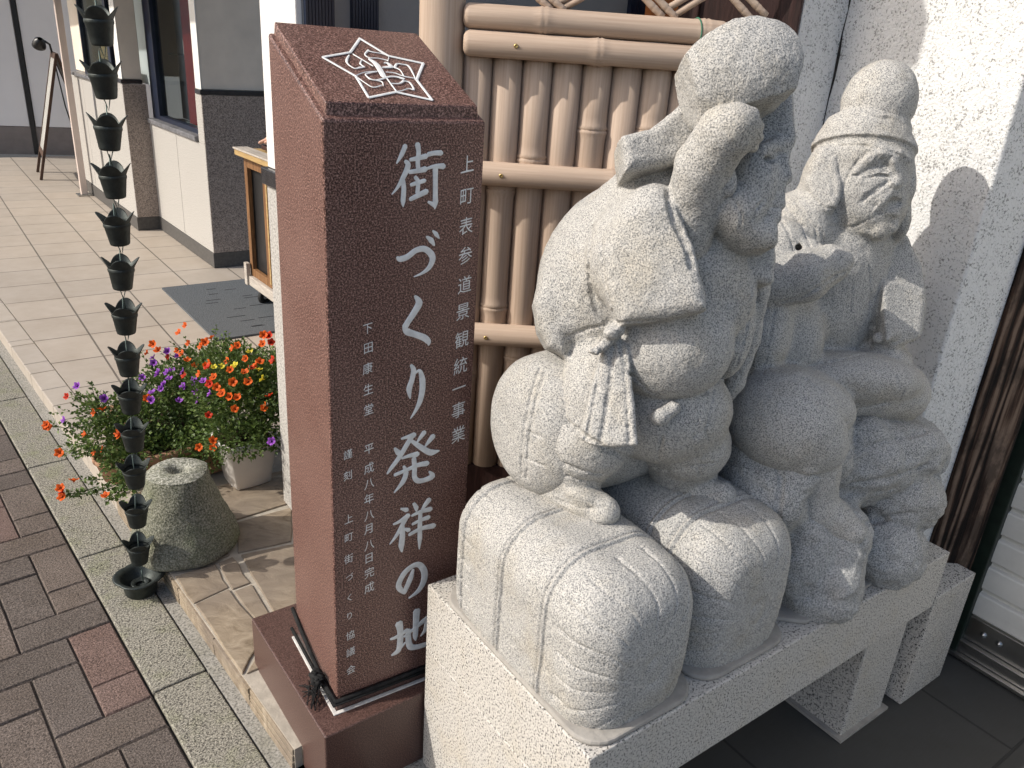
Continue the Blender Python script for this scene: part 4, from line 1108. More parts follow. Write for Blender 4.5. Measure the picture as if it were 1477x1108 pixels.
# trousers and legs
F.E(955, 590, 1.30, 98, 78, 100, 0, .02)
F.E(858, 560, 1.27, 52, 90, 70, 12, .02)
F.E(848, 630, 1.25, 64, 62, 66, 20, .015)
F.E(985, 640, 1.34, 66, 55, 70, 0, .02)
F.E(1000, 640, 1.31, 48, 50, 60, 0, .02)  # extra leg bulk, added to keep sun off the seated man's foot
F.T([(838, 655, 1.25, 50), (822, 700, 1.25, 38)], .012)
F.T([(985, 670, 1.35, 52), (985, 712, 1.35, 40)], .012)
# shoes
F.T([(798, 700, 1.265, 25), (840, 722, 1.215, 27), (872, 737, 1.185, 22)], .008)
F.E(845, 716, 1.215, 40, 18, 34, 24, .006)
F.T([(960, 706, 1.36, 24), (1005, 712, 1.31, 25), (1040, 716, 1.29, 22)], .008)
# belly and chest
F.E(966, 494, 1.245, 91, 84, 84, 0, .006)
F.E(1040, 425, 1.29, 48, 62, 60, 10, .015)
F.E(1055, 470, 1.32, 30, 75, 55, 8, .012)
# hanging sleeve of the raised arm
F.prism([(895, 310), (925, 292), (955, 296), (974, 322), (994, 362), (1012, 452), (960, 463), (893, 471), (872, 425), (866, 360)], 1.20, 36, 20, .014, tilt=(-.25, 0), bulge=.35)
F.E(905, 355, 1.26, 55, 80, 60, 25, .02)
F.E(940, 312, 1.235, 44, 46, 46, 20, .02)
# forearm, hand
F.T([(990, 345, 1.245, 35), (1000, 300, 1.235, 40), (1014, 240, 1.205, 41), (1044, 195, 1.18, 41)], .003)
F.E(1054, 188, 1.175, 43, 37, 42, -22, .010)
for i, (x, y) in enumerate(((1086, 166), (1092, 181), (1091, 196), (1084, 210))): F.T([(x - 18, y - 2, 1.165, 10), (x - 2, y, 1.165, 9.5 - (i == 3) * 1.5), (x + 2, y + 2, 1.20, 8.5)], .004)
# head: straight profile, then the side of the face
F.prism([(1052, 150), (1100, 140), (1131, 148), (1133, 200), (1136, 209), (1133, 220), (1127, 233), (1127, 242), (1131, 262), (1130, 271), (1122, 277), (1121, 292), (1122, 305), (1115, 312), (1115, 324), (1109, 332), (1111, 356), (1106, 364), (1068, 365), (1050, 335), (1040, 250)], 1.285, 46, 16, .008, tilt=(-.15, 0))
F.E(1080, 262, 1.26, 40, 62, 50, 0, .012)
F.E(1064, 302, 1.225, 36, 38, 36, 0, .012)
F.E(1074, 338, 1.245, 42, 24, 48, 8, .010)
F.T([(1098, 216, 1.235, 9), (1124, 208, 1.26, 10), (1127, 212, 1.31, 9)], .006)
F.E(1104, 232, 1.235, 12, 7, 10, 12, .005, 's')
F.E(1100, 240, 1.24, 12, 5, 9, 12, .003)
F.T([(1116, 240, 1.25, 7), (1119, 264, 1.24, 11)], .006)
F.E(1106, 310, 1.245, 12, 7, 12, 0, .004, 's')
F.T([(1110, 284, 1.24, 6), (1094, 300, 1.225, 8), (1086, 322, 1.22, 5)], .003)
F.prism([(1066, 358), (1109, 358), (1108, 411), (1098, 415), (1070, 405)], 1.30, 34, 10, .005)
F.E(1050, 262, 1.20, 12, 22, 12, 0, .003)
# folds at the back of the cap
F.prism([(888, 213), (930, 200), (960, 176), (985, 150), (1030, 170), (1030, 225), (985, 240), (945, 252), (893, 264)], 1.30, 48, 14, .006, tilt=(.2, 0))
# straps and far robe edge
F.T([(1096, 372, 1.33, 22), (1090, 420, 1.33, 19), (1078, 490, 1.335, 17), (1060, 552, 1.33, 14), (1048, 578, 1.32, 7)], .006)
F.T([(1028, 395, 1.25, 10), (1032, 450, 1.235, 9), (1020, 520, 1.24, 7)], .006)
# sash, tails, knot, button
F.prism([(880, 478), (904, 500), (918, 642), (880, 645), (852, 641), (836, 632), (852, 560), (868, 500)], 1.165, 13, 8, .005, tilt=(-.35, 0.02))
F.prism([(846, 508), (884, 478), (896, 486), (862, 514)], 1.175, 12, 6, .004)
F.E(886, 478, 1.165, 17, 12, 14, -20, .004)
F.E(952, 601, 1.165, 14, 13, 12, 0, .003)
F.T([(952, 601, 1.17, 11), (972, 588, 1.175, 10)], .003)
# hems, folds and other chisel lines
for L_, w_ in (([(818, 486), (850, 474), (884, 467), (960, 462), (1010, 453)], 2.6), ([(893, 481), (905, 535), (935, 566), (975, 579), (1020, 566)], 2.4),
               ([(966, 258), (966, 285), (974, 318), (988, 348), (1000, 385)], 5.0), ([(868, 505), (860, 560), (846, 632)], 2.6), ([(884, 500), (880, 560), (866, 640)], 3.4), ([(896, 500), (903, 560), (908, 640)], 2.0),
               ([(788, 592), (812, 606), (850, 634), (905, 662)], 4.0), ([(782, 652), (805, 667), (835, 679), (868, 686)], 3.4), ([(784, 666), (806, 682), (835, 693), (864, 698)], 2.4),
               ([(956, 628), (950, 660), (946, 690)], 2.4), ([(905, 662), (960, 680), (1030, 668)], 1.8), ([(800, 720), (840, 734), (884, 730)], 1.6), ([(930, 716), (980, 724), (1050, 705)], 1.6),
               ([(852, 330), (846, 395), (860, 445), (880, 470)], 5.0), ([(866, 350), (870, 400), (880, 440), (888, 466)], 3.0), ([(1096, 226), (1108, 232), (1118, 230)], 2.0),
               ([(1104, 286), (1092, 300), (1086, 318)], 1.8), ([(1112, 300), (1122, 300)], 1.8), ([(1084, 415), (1076, 480), (1058, 545)], 2.0), ([(1094, 420), (1086, 480), (1066, 540)], 1.8),
               ([(1010, 590), (1000, 640), (1010, 690)], 1.6), ([(1030, 560), (1018, 620), (1030, 660)], 1.6), ([(1060, 290), (1070, 310), (1066, 330)], 1.6)):
    F.carve(L_, w_)
F.rough(.0012, .02, 5)
F.mesh('figure', M['statue'], s1, .16)
# ---- mallet held up in the hand
F = Field((.05, -.10, .78), (.62, .48, 1.18), H)
F.E(1064, 112, 1.245, 106, 86, 74, -8, .002)
F.prism([(981, 92), (1000, 74), (1022, 59), (1048, 47), (1080, 43), (1110, 46), (1131, 54), (1139, 75), (1144, 102), (1134, 143), (1108, 156), (1060, 168), (1009, 187), (995, 150)], 1.245, 300, 2, 0, op='i')
F.rough(.0016, .02, 6)
F.mesh('mallet', M['statue'], s1, .7)

# ---- rock seat
F = Field((.40, -.04, -.02), (1.16, .60, .56), H * 1.15)
F.E(1268, 640, 1.61, 86, 52, 110, 6, .012)
F.E(1276, 712, 1.59, 66, 60, 100, 0, .010)
F.E(1250, 782, 1.55, 70, 66, 105, 0, .010)
F.E(1172, 822, 1.405, 66, 92, 92, 0, .012)
F.E(1190, 770, 1.42, 56, 60, 80, 0, .02)
F.E(1140, 770, 1.42, 60, 100, 90, 0, .015)
F.E(1108, 690, 1.41, 74, 105, 80, 12, .012)
F.E(1130, 640, 1.50, 90, 90, 110, 0, .02)
F.E(1200, 650, 1.58, 110, 80, 120, 0, .02)
F.rough(.011, .075, 3)
F.rough(.004, .022, 8)
for L_ in ([(1215, 655), (1270, 640), (1335, 622)], [(1225, 700), (1290, 690), (1338, 672)], [(1232, 760), (1290, 745), (1318, 742)], [(1200, 720), (1235, 760), (1250, 800)], [(1110, 640), (1128, 690), (1120, 760)]):
    F.carve(L_, 5, .6)
F.mesh('rock_seat', M['statue_dark'], s2, 0.0)
mortar([(.535, .06), (.58, .020), (.70, .012), (.80, .022), (.93, .030), (1.0, .06), (1.02, .2), (.9, .42), (.6, .42)], s2)

# ---- the seated man
F = Field((.42, -.05, .12), (1.22, .66, 1.12), H)
# hat
F.E(1268, 147, 1.665, 51, 58, 52, 22, .002)
F.E(1252, 184, 1.665, 58, 20, 56, 10, .004)
_a = radians(9); _n = -sin(_a) * AX[0] + cos(_a) * AX[1]
F.ell(pb(1243, 228, 1.655), [cos(_a) * AX[0] + sin(_a) * AX[1], _n, AX[2]], np.array([73, 55, 73]) * mpp(1243, 228, 1.655), .0015, cut=(pb(1243, 217, 1.655), _n))
F.E(1246, 198, 1.658, 62, 30, 62, 10, .012)
# head
F.E(1238, 262, 1.655, 70, 84, 69, 0, .003)
F.E(1243, 234, 1.655, 69, 52, 69, 9, .008)
F.E(1244, 302, 1.635, 56, 50, 56, 0, .012)
F.E(1258, 278, 1.610, 42, 32, 36, 15, .015)
F.E(1300, 266, 1.645, 14, 36, 32, 0, .010)
F.E(1294, 314, 1.645, 14, 34, 32, 0, .010)
# ear lying against the head
_y = F.yat(1196, 262) + .012
F.prism([(1178, 214), (1200, 211), (1212, 214), (1215, 226), (1209, 236), (1202, 236), (1203, 252), (1207, 268), (1206, 290), (1200, 304), (1186, 309), (1172, 301), (1162, 282), (1160, 262), (1166, 238)], _y, 22, 11, .0015, tilt=(-.35, 0))
F.T([(x, y, F.yat(x, y) - .003, r) for x, y, r in ((1204, 222, 2.5), (1195, 227, 3.5), (1194, 240, 3.5), (1200, 258, 3.5), (1203, 280, 3))], .002, 's')
# features set on the surface of the face: eye hollow, brow, nose, moustache, mouth, beard
def ridge(pts, frac=.5, k=.003):
    F.T([(x, y, F.yat(x, y) + r * .00146 * (1 - 2 * (1 - frac)) * 1.0 if False else F.yat(x, y) + r * .00146 * (1 - frac), r) for x, y, r in pts], k)
def groove(pts, frac=.5, k=.002):
    F.T([(x, y, F.yat(x, y) - r * .00146 * (1 - frac), r) for x, y, r in pts], k, 's')
groove([(1240, 252, 3), (1260, 243, 6), (1282, 240, 5.5)], .45, .006)
ridge([(1226, 257, 2), (1236, 246, 6), (1252, 230, 9), (1270, 220, 10), (1294, 222, 8), (1309, 231, 5)], .62)
ridge([(1244, 254, 3), (1262, 249, 4), (1282, 250, 3)], .5)
groove([(1246, 257, 2), (1264, 253, 2.4), (1280, 254, 2)], .7, .001)
ridge([(1288, 232, 5), (1292, 250, 8), (1293, 262, 10)], .75, .004)
ridge([(1284, 264, 6), (1290, 266, 6)], .7)
groove([(1280, 264, 2.4), (1266, 272, 3), (1250, 282, 2.8), (1240, 294, 1.8)], .6, .003)
groove([(1280, 290, 5), (1288, 294, 9), (1298, 293, 7)], .75)
ridge([(1284, 277, 4), (1271, 288, 8), (1259, 303, 7), (1251, 315, 4)], .45, .005)
ridge([(1278, 307, 4), (1292, 308, 5)], .6)
ridge([(1246, 330, 8), (1266, 330, 16), (1284, 326, 12)], .45, .006)
# shoulders, chest, torso: broad and flat towards the front
I3 = [(1, 0, 0), (0, 1, 0), (0, 0, 1)]
F.ell(w2b(at(1212, 430, 1.66)), I3, (.165, .085, .170), .02)
F.ell(w2b(at(1222, 380, 1.65)), I3, (.145, .075, .095), .02)
F.E(1150, 335, 1.63, 50, 58, 60, -25, .02)
F.E(1120, 425, 1.57, 48, 90, 56, 8, .02)
F.E(1096, 470, 1.50, 44, 84, 48, 6, .015)
F.E(1138, 485, 1.55, 46, 66, 56, 0, .02)
# right arm across the chest
F.T([(1126, 352, 1.56, 38), (1110, 402, 1.50, 37)], .012)
F.T([(1110, 408, 1.485, 38), (1160, 399, 1.475, 37), (1196, 382, 1.49, 29)], .008)
F.E(1208, 378, 1.485, 22, 19, 20, 0, .006)
for i in range(4): F.T([(1208 + 3 * i, 368 + 7 * i, 1.468, 6), (1224 - i, 372 + 6 * i, 1.482, 5.5)], .002)
F.E(1160, 362, 1.53, 26, 18, 24, 0, .01)
# left arm with wide sleeve
F.T([(1278, 362, 1.68, 33), (1298, 415, 1.66, 31), (1296, 465, 1.63, 28)], .01)
F.prism([(1262, 374), (1296, 346), (1318, 388), (1325, 440), (1316, 488), (1276, 506), (1258, 495)], 1.635, 34, 12, .008, tilt=(.1, 0))
F.prism([(1263, 404), (1312, 412), (1314, 480), (1270, 494)], 1.592, 14, 5, .004, tilt=(.25, 0))
F.T([(1266, 488, 1.57, 8), (1312, 478, 1.585, 7)], .003)
# lap and legs
F.E(1264, 522, 1.62, 44, 30, 55, 0, .015)
F.E(1215, 548, 1.56, 106, 42, 95, 4, .015)
F.T([(1195, 562, 1.53, 46), (1255, 558, 1.53, 45), (1296, 566, 1.55, 42)], .010)
F.T([(1235, 606, 1.53, 18), (1290, 600, 1.535, 20), (1312, 585, 1.55, 18)], .005)
F.E(1130, 606, 1.395, 84, 74, 84, 25, .012)
F.E(1150, 580, 1.46, 80, 50, 84, 20, .015)
F.E(1165, 640, 1.375, 54, 44, 58, 0, .015)
F.T([(1108, 640, 1.36, 9), (1128, 664, 1.34, 12), (1165, 672, 1.32, 13), (1208, 662, 1.335, 10)], .005)
F.T([(1172, 670, 1.375, 40), (1172, 712, 1.375, 33), (1176, 730, 1.37, 34)], .008)
F.T([(1170, 732, 1.385, 33), (1198, 748, 1.365, 29), (1226, 766, 1.345, 21)], .012)
# chisel lines
for L_, w_ in (([(1172, 212), (1205, 210), (1245, 210), (1285, 219), (1313, 232)], 2.0), ([(1212, 170), (1245, 166), (1290, 172), (1306, 180)], 2.0),
               ([(1228, 254), (1250, 251), (1268, 246), (1282, 249)], 1.8), ([(1256, 256), (1270, 252), (1280, 254)], 1.4), ([(1238, 250), (1248, 238), (1258, 226)], 1.2), ([(1246, 250), (1258, 238), (1268, 224)], 1.2),
               ([(1258, 246), (1268, 236), (1278, 222)], 1.2), ([(1270, 243), (1280, 232), (1288, 222)], 1.2), ([(1281, 262), (1268, 274), (1252, 284), (1244, 292)], 2.2), ([(1252, 218), (1234, 236), (1222, 256), (1216, 272)], 1.4),
               ([(1254, 314), (1260, 300), (1270, 288)], 1.1), ([(1260, 316), (1266, 302), (1274, 290)], 1.1), ([(1196, 326), (1230, 328), (1256, 316)], 2.0), ([(1262, 330), (1264, 350)], 1.2), ([(1270, 330), (1272, 350)], 1.2), ([(1256, 330), (1256, 348)], 1.2),
               ([(1164, 276), (1190, 300), (1205, 300)], 1.6), ([(1122, 310), (1138, 334), (1146, 362)], 2.6), ([(1134, 296), (1158, 326), (1170, 358)], 2.6), ([(1148, 290), (1176, 330), (1182, 356)], 2.0), ([(1162, 300), (1186, 336), (1190, 356)], 1.6),
               ([(1116, 440), (1160, 428), (1210, 395), (1222, 392)], 2.2), ([(1160, 528), (1210, 520), (1258, 508)], 2.6), ([(1160, 545), (1200, 575), (1222, 610)], 2.2), ([(1235, 590), (1270, 584), (1298, 576), (1306, 560)], 2.2), ([(1262, 512), (1290, 540), (1300, 560)], 1.8),
               ([(1098, 430), (1092, 490), (1082, 540)], 2.0), ([(1118, 440), (1110, 490), (1100, 540)], 1.8), ([(1254, 380), (1256, 440), (1255, 505)], 2.4), ([(1272, 500), (1296, 492), (1316, 484)], 1.8), ([(1230, 400), (1226, 470), (1228, 510)], 1.4), ([(1202, 690), (1186, 688), (1150, 690)], 1.2)):
    F.carve(L_, w_)
p_, d_ = F.hit(1152, 357)
if p_ is not None: F.cap(p_ - d_ * .01, p_ + d_ * .03, .0065, .0065, .001, 's')
F.rough(.0012, .02, 9)
F.mesh('figure', M['statue'], s2, .12)

# ================================================================== STONE WEIGHT
wt = empty('stone_weight', (-.962, 2.005, STEP_Z), .4, 'mossy truncated cone of stone with a hole in its top beside the chain', 'stone weight')
def wob(seed, amp):
    return lambda a, j: 1 + amp * mnoise.noise(Vector((cos(a) * 1.6 + seed, sin(a) * 1.6, j * .35))) + amp * .5 * mnoise.noise(Vector((cos(a) * 5 + seed, sin(a) * 5, j * .9)))
prof = [(.0, 0.001), (.150, .001), (.160, .010)] + [(.160 - .078 * (t / 16) ** 1.05, .010 + .226 * t / 16) for t in range(1, 15)]
mb = MB(); mb.lathe(prof + [(.089, .236), (.082, .247)], 72, rmod=wob(2, .05)); mb.build('body', M['weight'], wt)
mb = MB(); mb.lathe([(.083, .2475), (.070, .2555), (.05, .258), (.034, .2575), (.026, .252), (.020, .235), (.017, .17), (.0, .168)], 48, rmod=wob(5, .10)); mb.build('top_face', M['weight_top'], wt)

# ================================================================== RAIN CHAIN
CUPS = [(143, 32), (149, 110), (156, 186), (163, 256), (169, 325), (175, 390), (180, 455), (184, 516), (188, 571), (192, 626), (194, 680), (197, 737), (200, 791)]
CB = np.array([-1.0162, 1.8279, .06]); CT = np.array([-.9252, 1.80, 1.521])
TS = [.989, .916, .841, .768, .693, .619, .541, .464, .393, .316, .238, .153, .068]
chain = empty('rain_chain', (-.925, 1.80, 2.90), 0, 'dark bronze rain chain of petal rimmed cups hanging above the kerb', 'rain chain')
def cup_parts():
    mb = MB(); n = 64
    prof = [(0, -.050), (.0190, -.050), (.0222, -.0485), (.0233, -.045), (.0298, -.002), (.0312, .0), (.0317, .003), (.0312, .007), (.0304, .009)]
    mb.lathe(prof, n)
    vs, fs = [], []
    m = 8
    for j in range(m):
        t = j / (m - 1)
        for k in range(n):
            a = 2 * pi * k / n
            h = .009 + .0215 * abs(cos(2 * a)) ** 1.1
            z = .008 + h * t
            r = .0304 + .0150 * (h * t / .0305) ** 1.1
            vs.append((r * cos(a), r * sin(a), z))
    for j in range(m - 1):
        for k in range(n): fs.append((j * n + k, j * n + (k + 1) % n, (j + 1) * n + (k + 1) % n, (j + 1) * n + k))
    mb.add(vs, fs, True)
    cupm = mb.build('cup', M['bronze'], None)
    so_ = cupm.modifiers.new('sheet', 'SOLIDIFY'); so_.thickness = .0012; so_.offset = 1
    mb = MB()
    r = .0013
    mb.tube([(-.028, 0, .004), (-.015, 0, .034), (-.004, 0, .054), (0, 0, .059), (.004, 0, .054), (.015, 0, .034), (.028, 0, .004)], r, 6)
    mb.build('hanger', M['link'], cupm)
    mb = MB()
    mb.tube([(0, -.008, -.046), (0, -.004, -.062), (0, 0, -.080), (0, .004, -.062), (0, .008, -.046)], r, 6)
    lk = mb.build('link', M['link'], cupm)
    for s_ in (-1, 1):
        b_ = MB().lathe([(0, .0022), (.0018, .0018), (.0028, 0)], 8).build('rivet', M['bronze'], cupm)
        b_.location = (.0312 * cos(2.3 * s_ - .8), .0312 * sin(2.3 * s_ - .8), .004); b_.rotation_euler = (0, radians(90), 2.3 * s_ - .8)
    return cupm
proto = cup_parts()
rc = random.Random(4)
hang = []
for i, ((x, y), t) in enumerate(zip(CUPS, TS)):
    P = at(x, y + 1, CB[1] + (CT[1] - CB[1]) * t)
    c = proto if i == 0 else copy_tree(proto)
    c.parent = chain
    c.location = (P[0] + .925, P[1] - 1.80, P[2] - 2.90)
    c.scale = (.9, .9, .88)
    c.rotation_euler = (rc.uniform(-.05, .05), rc.uniform(-.05, .05), radians(112) + rc.uniform(-.12, .12))
    hang.append(Vector(c.location))
mb = MB(); mb.tube([(0, 0, 0), (.0, 0, -.6), tuple(hang[0] + Vector((0, 0, .06)))], .0022, 6)
mb.build('wire', M['link'], chain)
mb = MB()
mb.tube([tuple(hang[-1] + Vector((0, 0, -.07))), tuple(hang[-1] + Vector((-.002, .004, -.118)))], .0018, 6)
mb.build('wire', M['link'], chain)

BX = gz(203, 846, .02)
bs_ = empty('rain_basin', (BX[0], BX[1], .004), .3, 'small dark bronze basin with lobed rim on the kerb under the rain chain', 'basin')
mb = MB()
lob = lambda a, j: 1 + (0.0 if j < 4 or j > 9 else .09 * abs(cos(2.0 * a)) ** .7 * (1 if 5 <= j <= 7 else .5))
mb.lathe([(0, .0), (.040, .0), (.043, .004), (.046, .030), (.050, .044), (.060, .052), (.064, .056), (.060, .059), (.050, .054), (.044, .047), (.040, .034), (.030, .026), (.024, .020), (.0, .018)], 56, rmod=lob)
mb.build('bowl', M['bronze'], bs_)
MB().lathe([(0.012, .021), (.022, .022), (.026, .030), (.022, .032), (.013, .026)], 32).build('drain_ring', M['bronze'], bs_)

# ================================================================== FLOWER POTS
rg = random.Random(21)
def leaf_cloud(name, blobs, n, parent, origin, size=(.010, .019), sprigs=0, dens=None, leafcols=None):
    bmh = bmesh.new(); cl_ = bmh.verts.layers.float_color.new('col')
    vol = [b[1][0] * b[1][1] * b[1][2] for b in blobs]
    def leaf(p, dirv, L, c):
        d = dirv.normalized(); s_ = d.cross(Vector((0, 0, 1)))
        if s_.length < .1: s_ = d.cross(Vector((1, 0, 0)))
        s_.normalize(); s_.rotate(Matrix.Rotation(rg.uniform(-1.1, 1.1), 3, d)); up = s_.cross(d)
        w = L * rg.uniform(.30, .42)
        pts = [p, p + d * L * .45 + s_ * w + up * w * .35, p + d * L - up * L * .12, p + d * L * .45 - s_ * w + up * w * .35, p + d * L * .5 - up * L * .02]
        V = [bmh.verts.new(q) for q in pts]
        k = rg.uniform(.75, 1.25)
        for v in V: v[cl_] = (c[0] * k, c[1] * k, c[2] * k, 1)
        for tri in ((0, 1, 4), (1, 2, 4), (2, 3, 4), (3, 0, 4)): bmh.faces.new([V[t] for t in tri])
    def stem(pts, r, c):
        pr = None
        for i, p in enumerate(pts):
            ring = []
            for k in range(3):
                a = k * 2.094
                v = bmh.verts.new(p + Vector((cos(a) * r, sin(a) * r, sin(a * 2) * r * .3))); v[cl_] = (*c, 1); ring.append(v)
            if pr:
                for k in range(3): bmh.faces.new((pr[k], pr[(k + 1) % 3], ring[(k + 1) % 3], ring[k]))
            pr = ring
    LC = leafcols or [(.105, .165, .036), (.14, .215, .048), (.080, .135, .032), (.18, .245, .065), (.12, .185, .055)]
    for _ in range(n):
        c, r = rg.choices(blobs, vol)[0][:2]
        while True:
            u = Vector((rg.gauss(0, 1), rg.gauss(0, 1), rg.gauss(0, 1)))
            if u.length > .1: break
        u.normalize(); q = rg.random() ** .45
        lump = 1 + .22 * mnoise.noise(u * 2.6 + Vector((c[0] * 9, c[1] * 9, 1)))
        p = Vector((c[0] + u.x * r[0] * q * lump, c[1] + u.y * r[1] * q * lump, c[2] + u.z * r[2] * q * lump)) - origin
        if p.z < .01: continue
        leaf(p, u + Vector((rg.gauss(0, .6), rg.gauss(0, .6), rg.gauss(.35, .5))), rg.uniform(*size), rg.choice(LC))
    for _ in range(sprigs):
        c, r = rg.choices(blobs, vol)[0][:2]
        a = rg.uniform(0, 2 * pi); el = rg.uniform(-.1, 1.2)
        u = Vector((cos(a) * cos(el), sin(a) * cos(el), sin(el)))
        p0 = Vector((c[0] + u.x * r[0] * .6, c[1] + u.y * r[1] * .6, c[2] + u.z * r[2] * .6)) - origin
        L = rg.uniform(.05, .11); pts = [p0]
        d = u.copy()
        for k in range(6):
            d = (d + Vector((rg.gauss(0, .16), rg.gauss(0, .16), rg.gauss(0, .12)))).normalized()
            pts.append(pts[-1] + d * L / 6)
        stem(pts, .0009, (.12, .16, .06))
        for q in pts[1:]:
            if q.z < .01: continue
            for _k in range(2): leaf(q, d + Vector((rg.gauss(0, .9), rg.gauss(0, .9), rg.gauss(.1, .5))), rg.uniform(.008, .017), rg.choice(LC))
    me = bpy.data.meshes.new(name); bmh.to_mesh(me); bmh.free(); me.materials.append(M['leaf'])
    o = bpy.data.objects.new(name, me); COL.objects.link(o); o.parent = parent
    return o
def trailing(name, paths, parent, origin, gap=.010):
    # long trailing stems with leaves
    blobs = []
    bmh_pts = []
    for pts in paths:
        for a, b2 in zip(pts[:-1], pts[1:]):
            L = (b2 - a).length; k = max(1, int(L / gap))
            for i in range(k): bmh_pts.append(a + (b2 - a) * i / k)
    blobs = [((p.x, p.y, p.z), (.012, .012, .010)) for p in bmh_pts]
    o = leaf_cloud(name, blobs, len(blobs) * 7, parent, origin)
    mb = MB()
    for pts in paths: mb.tube([p - origin for p in pts], .0012, 5)
    mb.build('stem', M['leaf_stem'], parent)
    return o
M['leaf_stem'] = plain('green_stem', (.12, .17, .06), .6, .3, .2, 40)
def blossom_mesh(nm, mat, R, seed):
    r_ = random.Random(seed); vs, fs = [(0, 0, -.006)], []
    n = 30
    for j, t in enumerate((.25, .5, .75, 1.0)):
        for k in range(n):
            a = 2 * pi * k / n
            lobe = 1 - .20 * t * abs(sin(2.5 * a)) ** 3
            z = -.006 + .013 * t ** .6 + .0022 * t * cos(5 * a) + r_.uniform(-.0006, .0006) - .005 * max(0, t - .7)
            vs.append((R * t * lobe * cos(a), R * t * lobe * sin(a), z))
    for k in range(n): fs.append((0, 1 + k, 1 + (k + 1) % n))
    for j in range(3):
        for k in range(n): fs.append((1 + j * n + k, 1 + j * n + (k + 1) % n, 1 + (j + 1) * n + (k + 1) % n, 1 + (j + 1) * n + k))
    me = bpy.data.meshes.new(nm); me.from_pydata(vs, [], [f[::-1] for f in fs] if False else fs); me.materials.append(M[mat])
    me.polygons.foreach_set('use_smooth', [True] * len(me.polygons)); me.update()
    return me
BL = {c: [blossom_mesh('blossom', m, R, i) for i in range(3)] for c, m, R in (('o', 'orange', .0145), ('r', 'scarlet', .0142), ('p', 'purple', .0140), ('y', 'yellow', .0125))}
def hit_blobs(x, y, blobs):
    d = ray(x, y); best = None
    for c, r in blobs:
        c_, r_ = np.array(c), np.array(r)
        o = (CAM - c_) / r_; q = d / r_
        A, B2, C2 = q @ q, o @ q, o @ o - 1
        D = B2 * B2 - A * C2
        if D > 0:
            t = (-B2 - sqrt(D)) / A
            if best is None or t < best: best = t
    if best is None:
        c, r = min(blobs, key=lambda b: np.linalg.norm(np.cross(np.array(b[0]) - CAM, d)))
        best = float((np.array(c) - CAM) @ d)
    return CAM + d * (best - .012)
def blossoms(lst, blobs, parent, origin):
    for kind, x, y in lst:
        p = Vector(hit_blobs(x, y, blobs)) - origin
        p += Vector((0, 0, .006))
        b_ = bpy.data.objects.new('blossom', rg.choice(BL[kind])); COL.objects.link(b_); b_.parent = parent
        b_.location = p
        n_ = Vector((rg.gauss(-.25, .5), rg.gauss(-.55, .45), rg.uniform(.35, 1.1)))
        b_.rotation_euler = n_.to_track_quat('Z', 'Y').to_euler()
        k = rg.uniform(.85, 1.12); b_.scale = (k, k, k)
def zq(o, s_, L): return [(k, x / s_ + o[0], y / s_ + o[1]) for k, x, y in L]
Z7 = ((200, 460), 4.264); Z3 = ((0, 550), 3.6925)

# white square pot with orange flowers
PO = Vector((-.905, 2.40, STEP_Z))
wp = empty('flower_pot', PO, YAW_K, 'white square flower pot full of orange and red petunias beside the pillar', 'flower pot', 'flower pots on the step')
def sq(a, j): return 1 / max(abs(cos(a)), abs(sin(a))) ** .72
mb = MB(); mb.lathe([(0, 0), (.060, 0), (.066, .006), (.086, .150), (.094, .156), (.096, .178), (.088, .180), (.082, .165), (.0, .160)], 64, rmod=sq)
mb.build('pot', M['pot'], wp)
MB().lathe([(.083, .168), (.04, .174), (0, .176)], 32, rmod=sq).build('soil', M['soil'], wp)
A_bl = [((-.905, 2.41, .39), (.185, .160, .120)), ((-.985, 2.54, .40), (.140, .14, .120)), ((-.80, 2.44, .42), (.11, .13, .125)), ((-.91, 2.30, .285), (.14, .085, .080)), ((-.80, 2.33, .31), (.08, .08, .085))]
WPI = wp
def local(parent_loc, yaw, blobs):
    return blobs
fl_a = empty('petunia_plant', PO, 0, 'bushy petunia with orange and scarlet blossoms growing in the white pot', 'plant', 'petunias on the step')
leaf_cloud('foliage', A_bl, 9500, fl_a, PO, sprigs=110)
blossoms(zq(*Z7, [('o', 445, 130), ('o', 410, 155), ('o', 385, 180), ('o', 770, 110), ('r', 800, 115), ('o', 765, 165), ('r', 815, 155), ('o', 580, 190), ('o', 610, 175), ('o', 660, 255), ('o', 550, 270), ('o', 745, 275), ('o', 722, 290), ('r', 830, 265), ('r', 700, 315), ('o', 655, 340),
    ('o', 410, 300), ('o', 440, 285), ('r', 425, 310), ('o', 375, 350), ('o', 565, 325), ('o', 465, 370), ('r', 440, 410), ('o', 480, 430), ('o', 675, 400), ('o', 580, 400), ('o', 515, 470), ('o', 565, 490), ('o', 610, 495), ('r', 805, 485), ('o', 780, 545), ('o', 772, 560), ('o', 590, 565), ('r', 430, 605), ('o', 375, 800), ('o', 460, 805), ('o', 455, 760),
    ('y', 465, 310), ('y', 510, 305), ('y', 740, 325), ('y', 765, 380), ('y', 595, 300), ('y', 685, 215), ('p', 820, 765), ('p', 440, 470), ('p', 400, 395)]), A_bl, fl_a, PO)

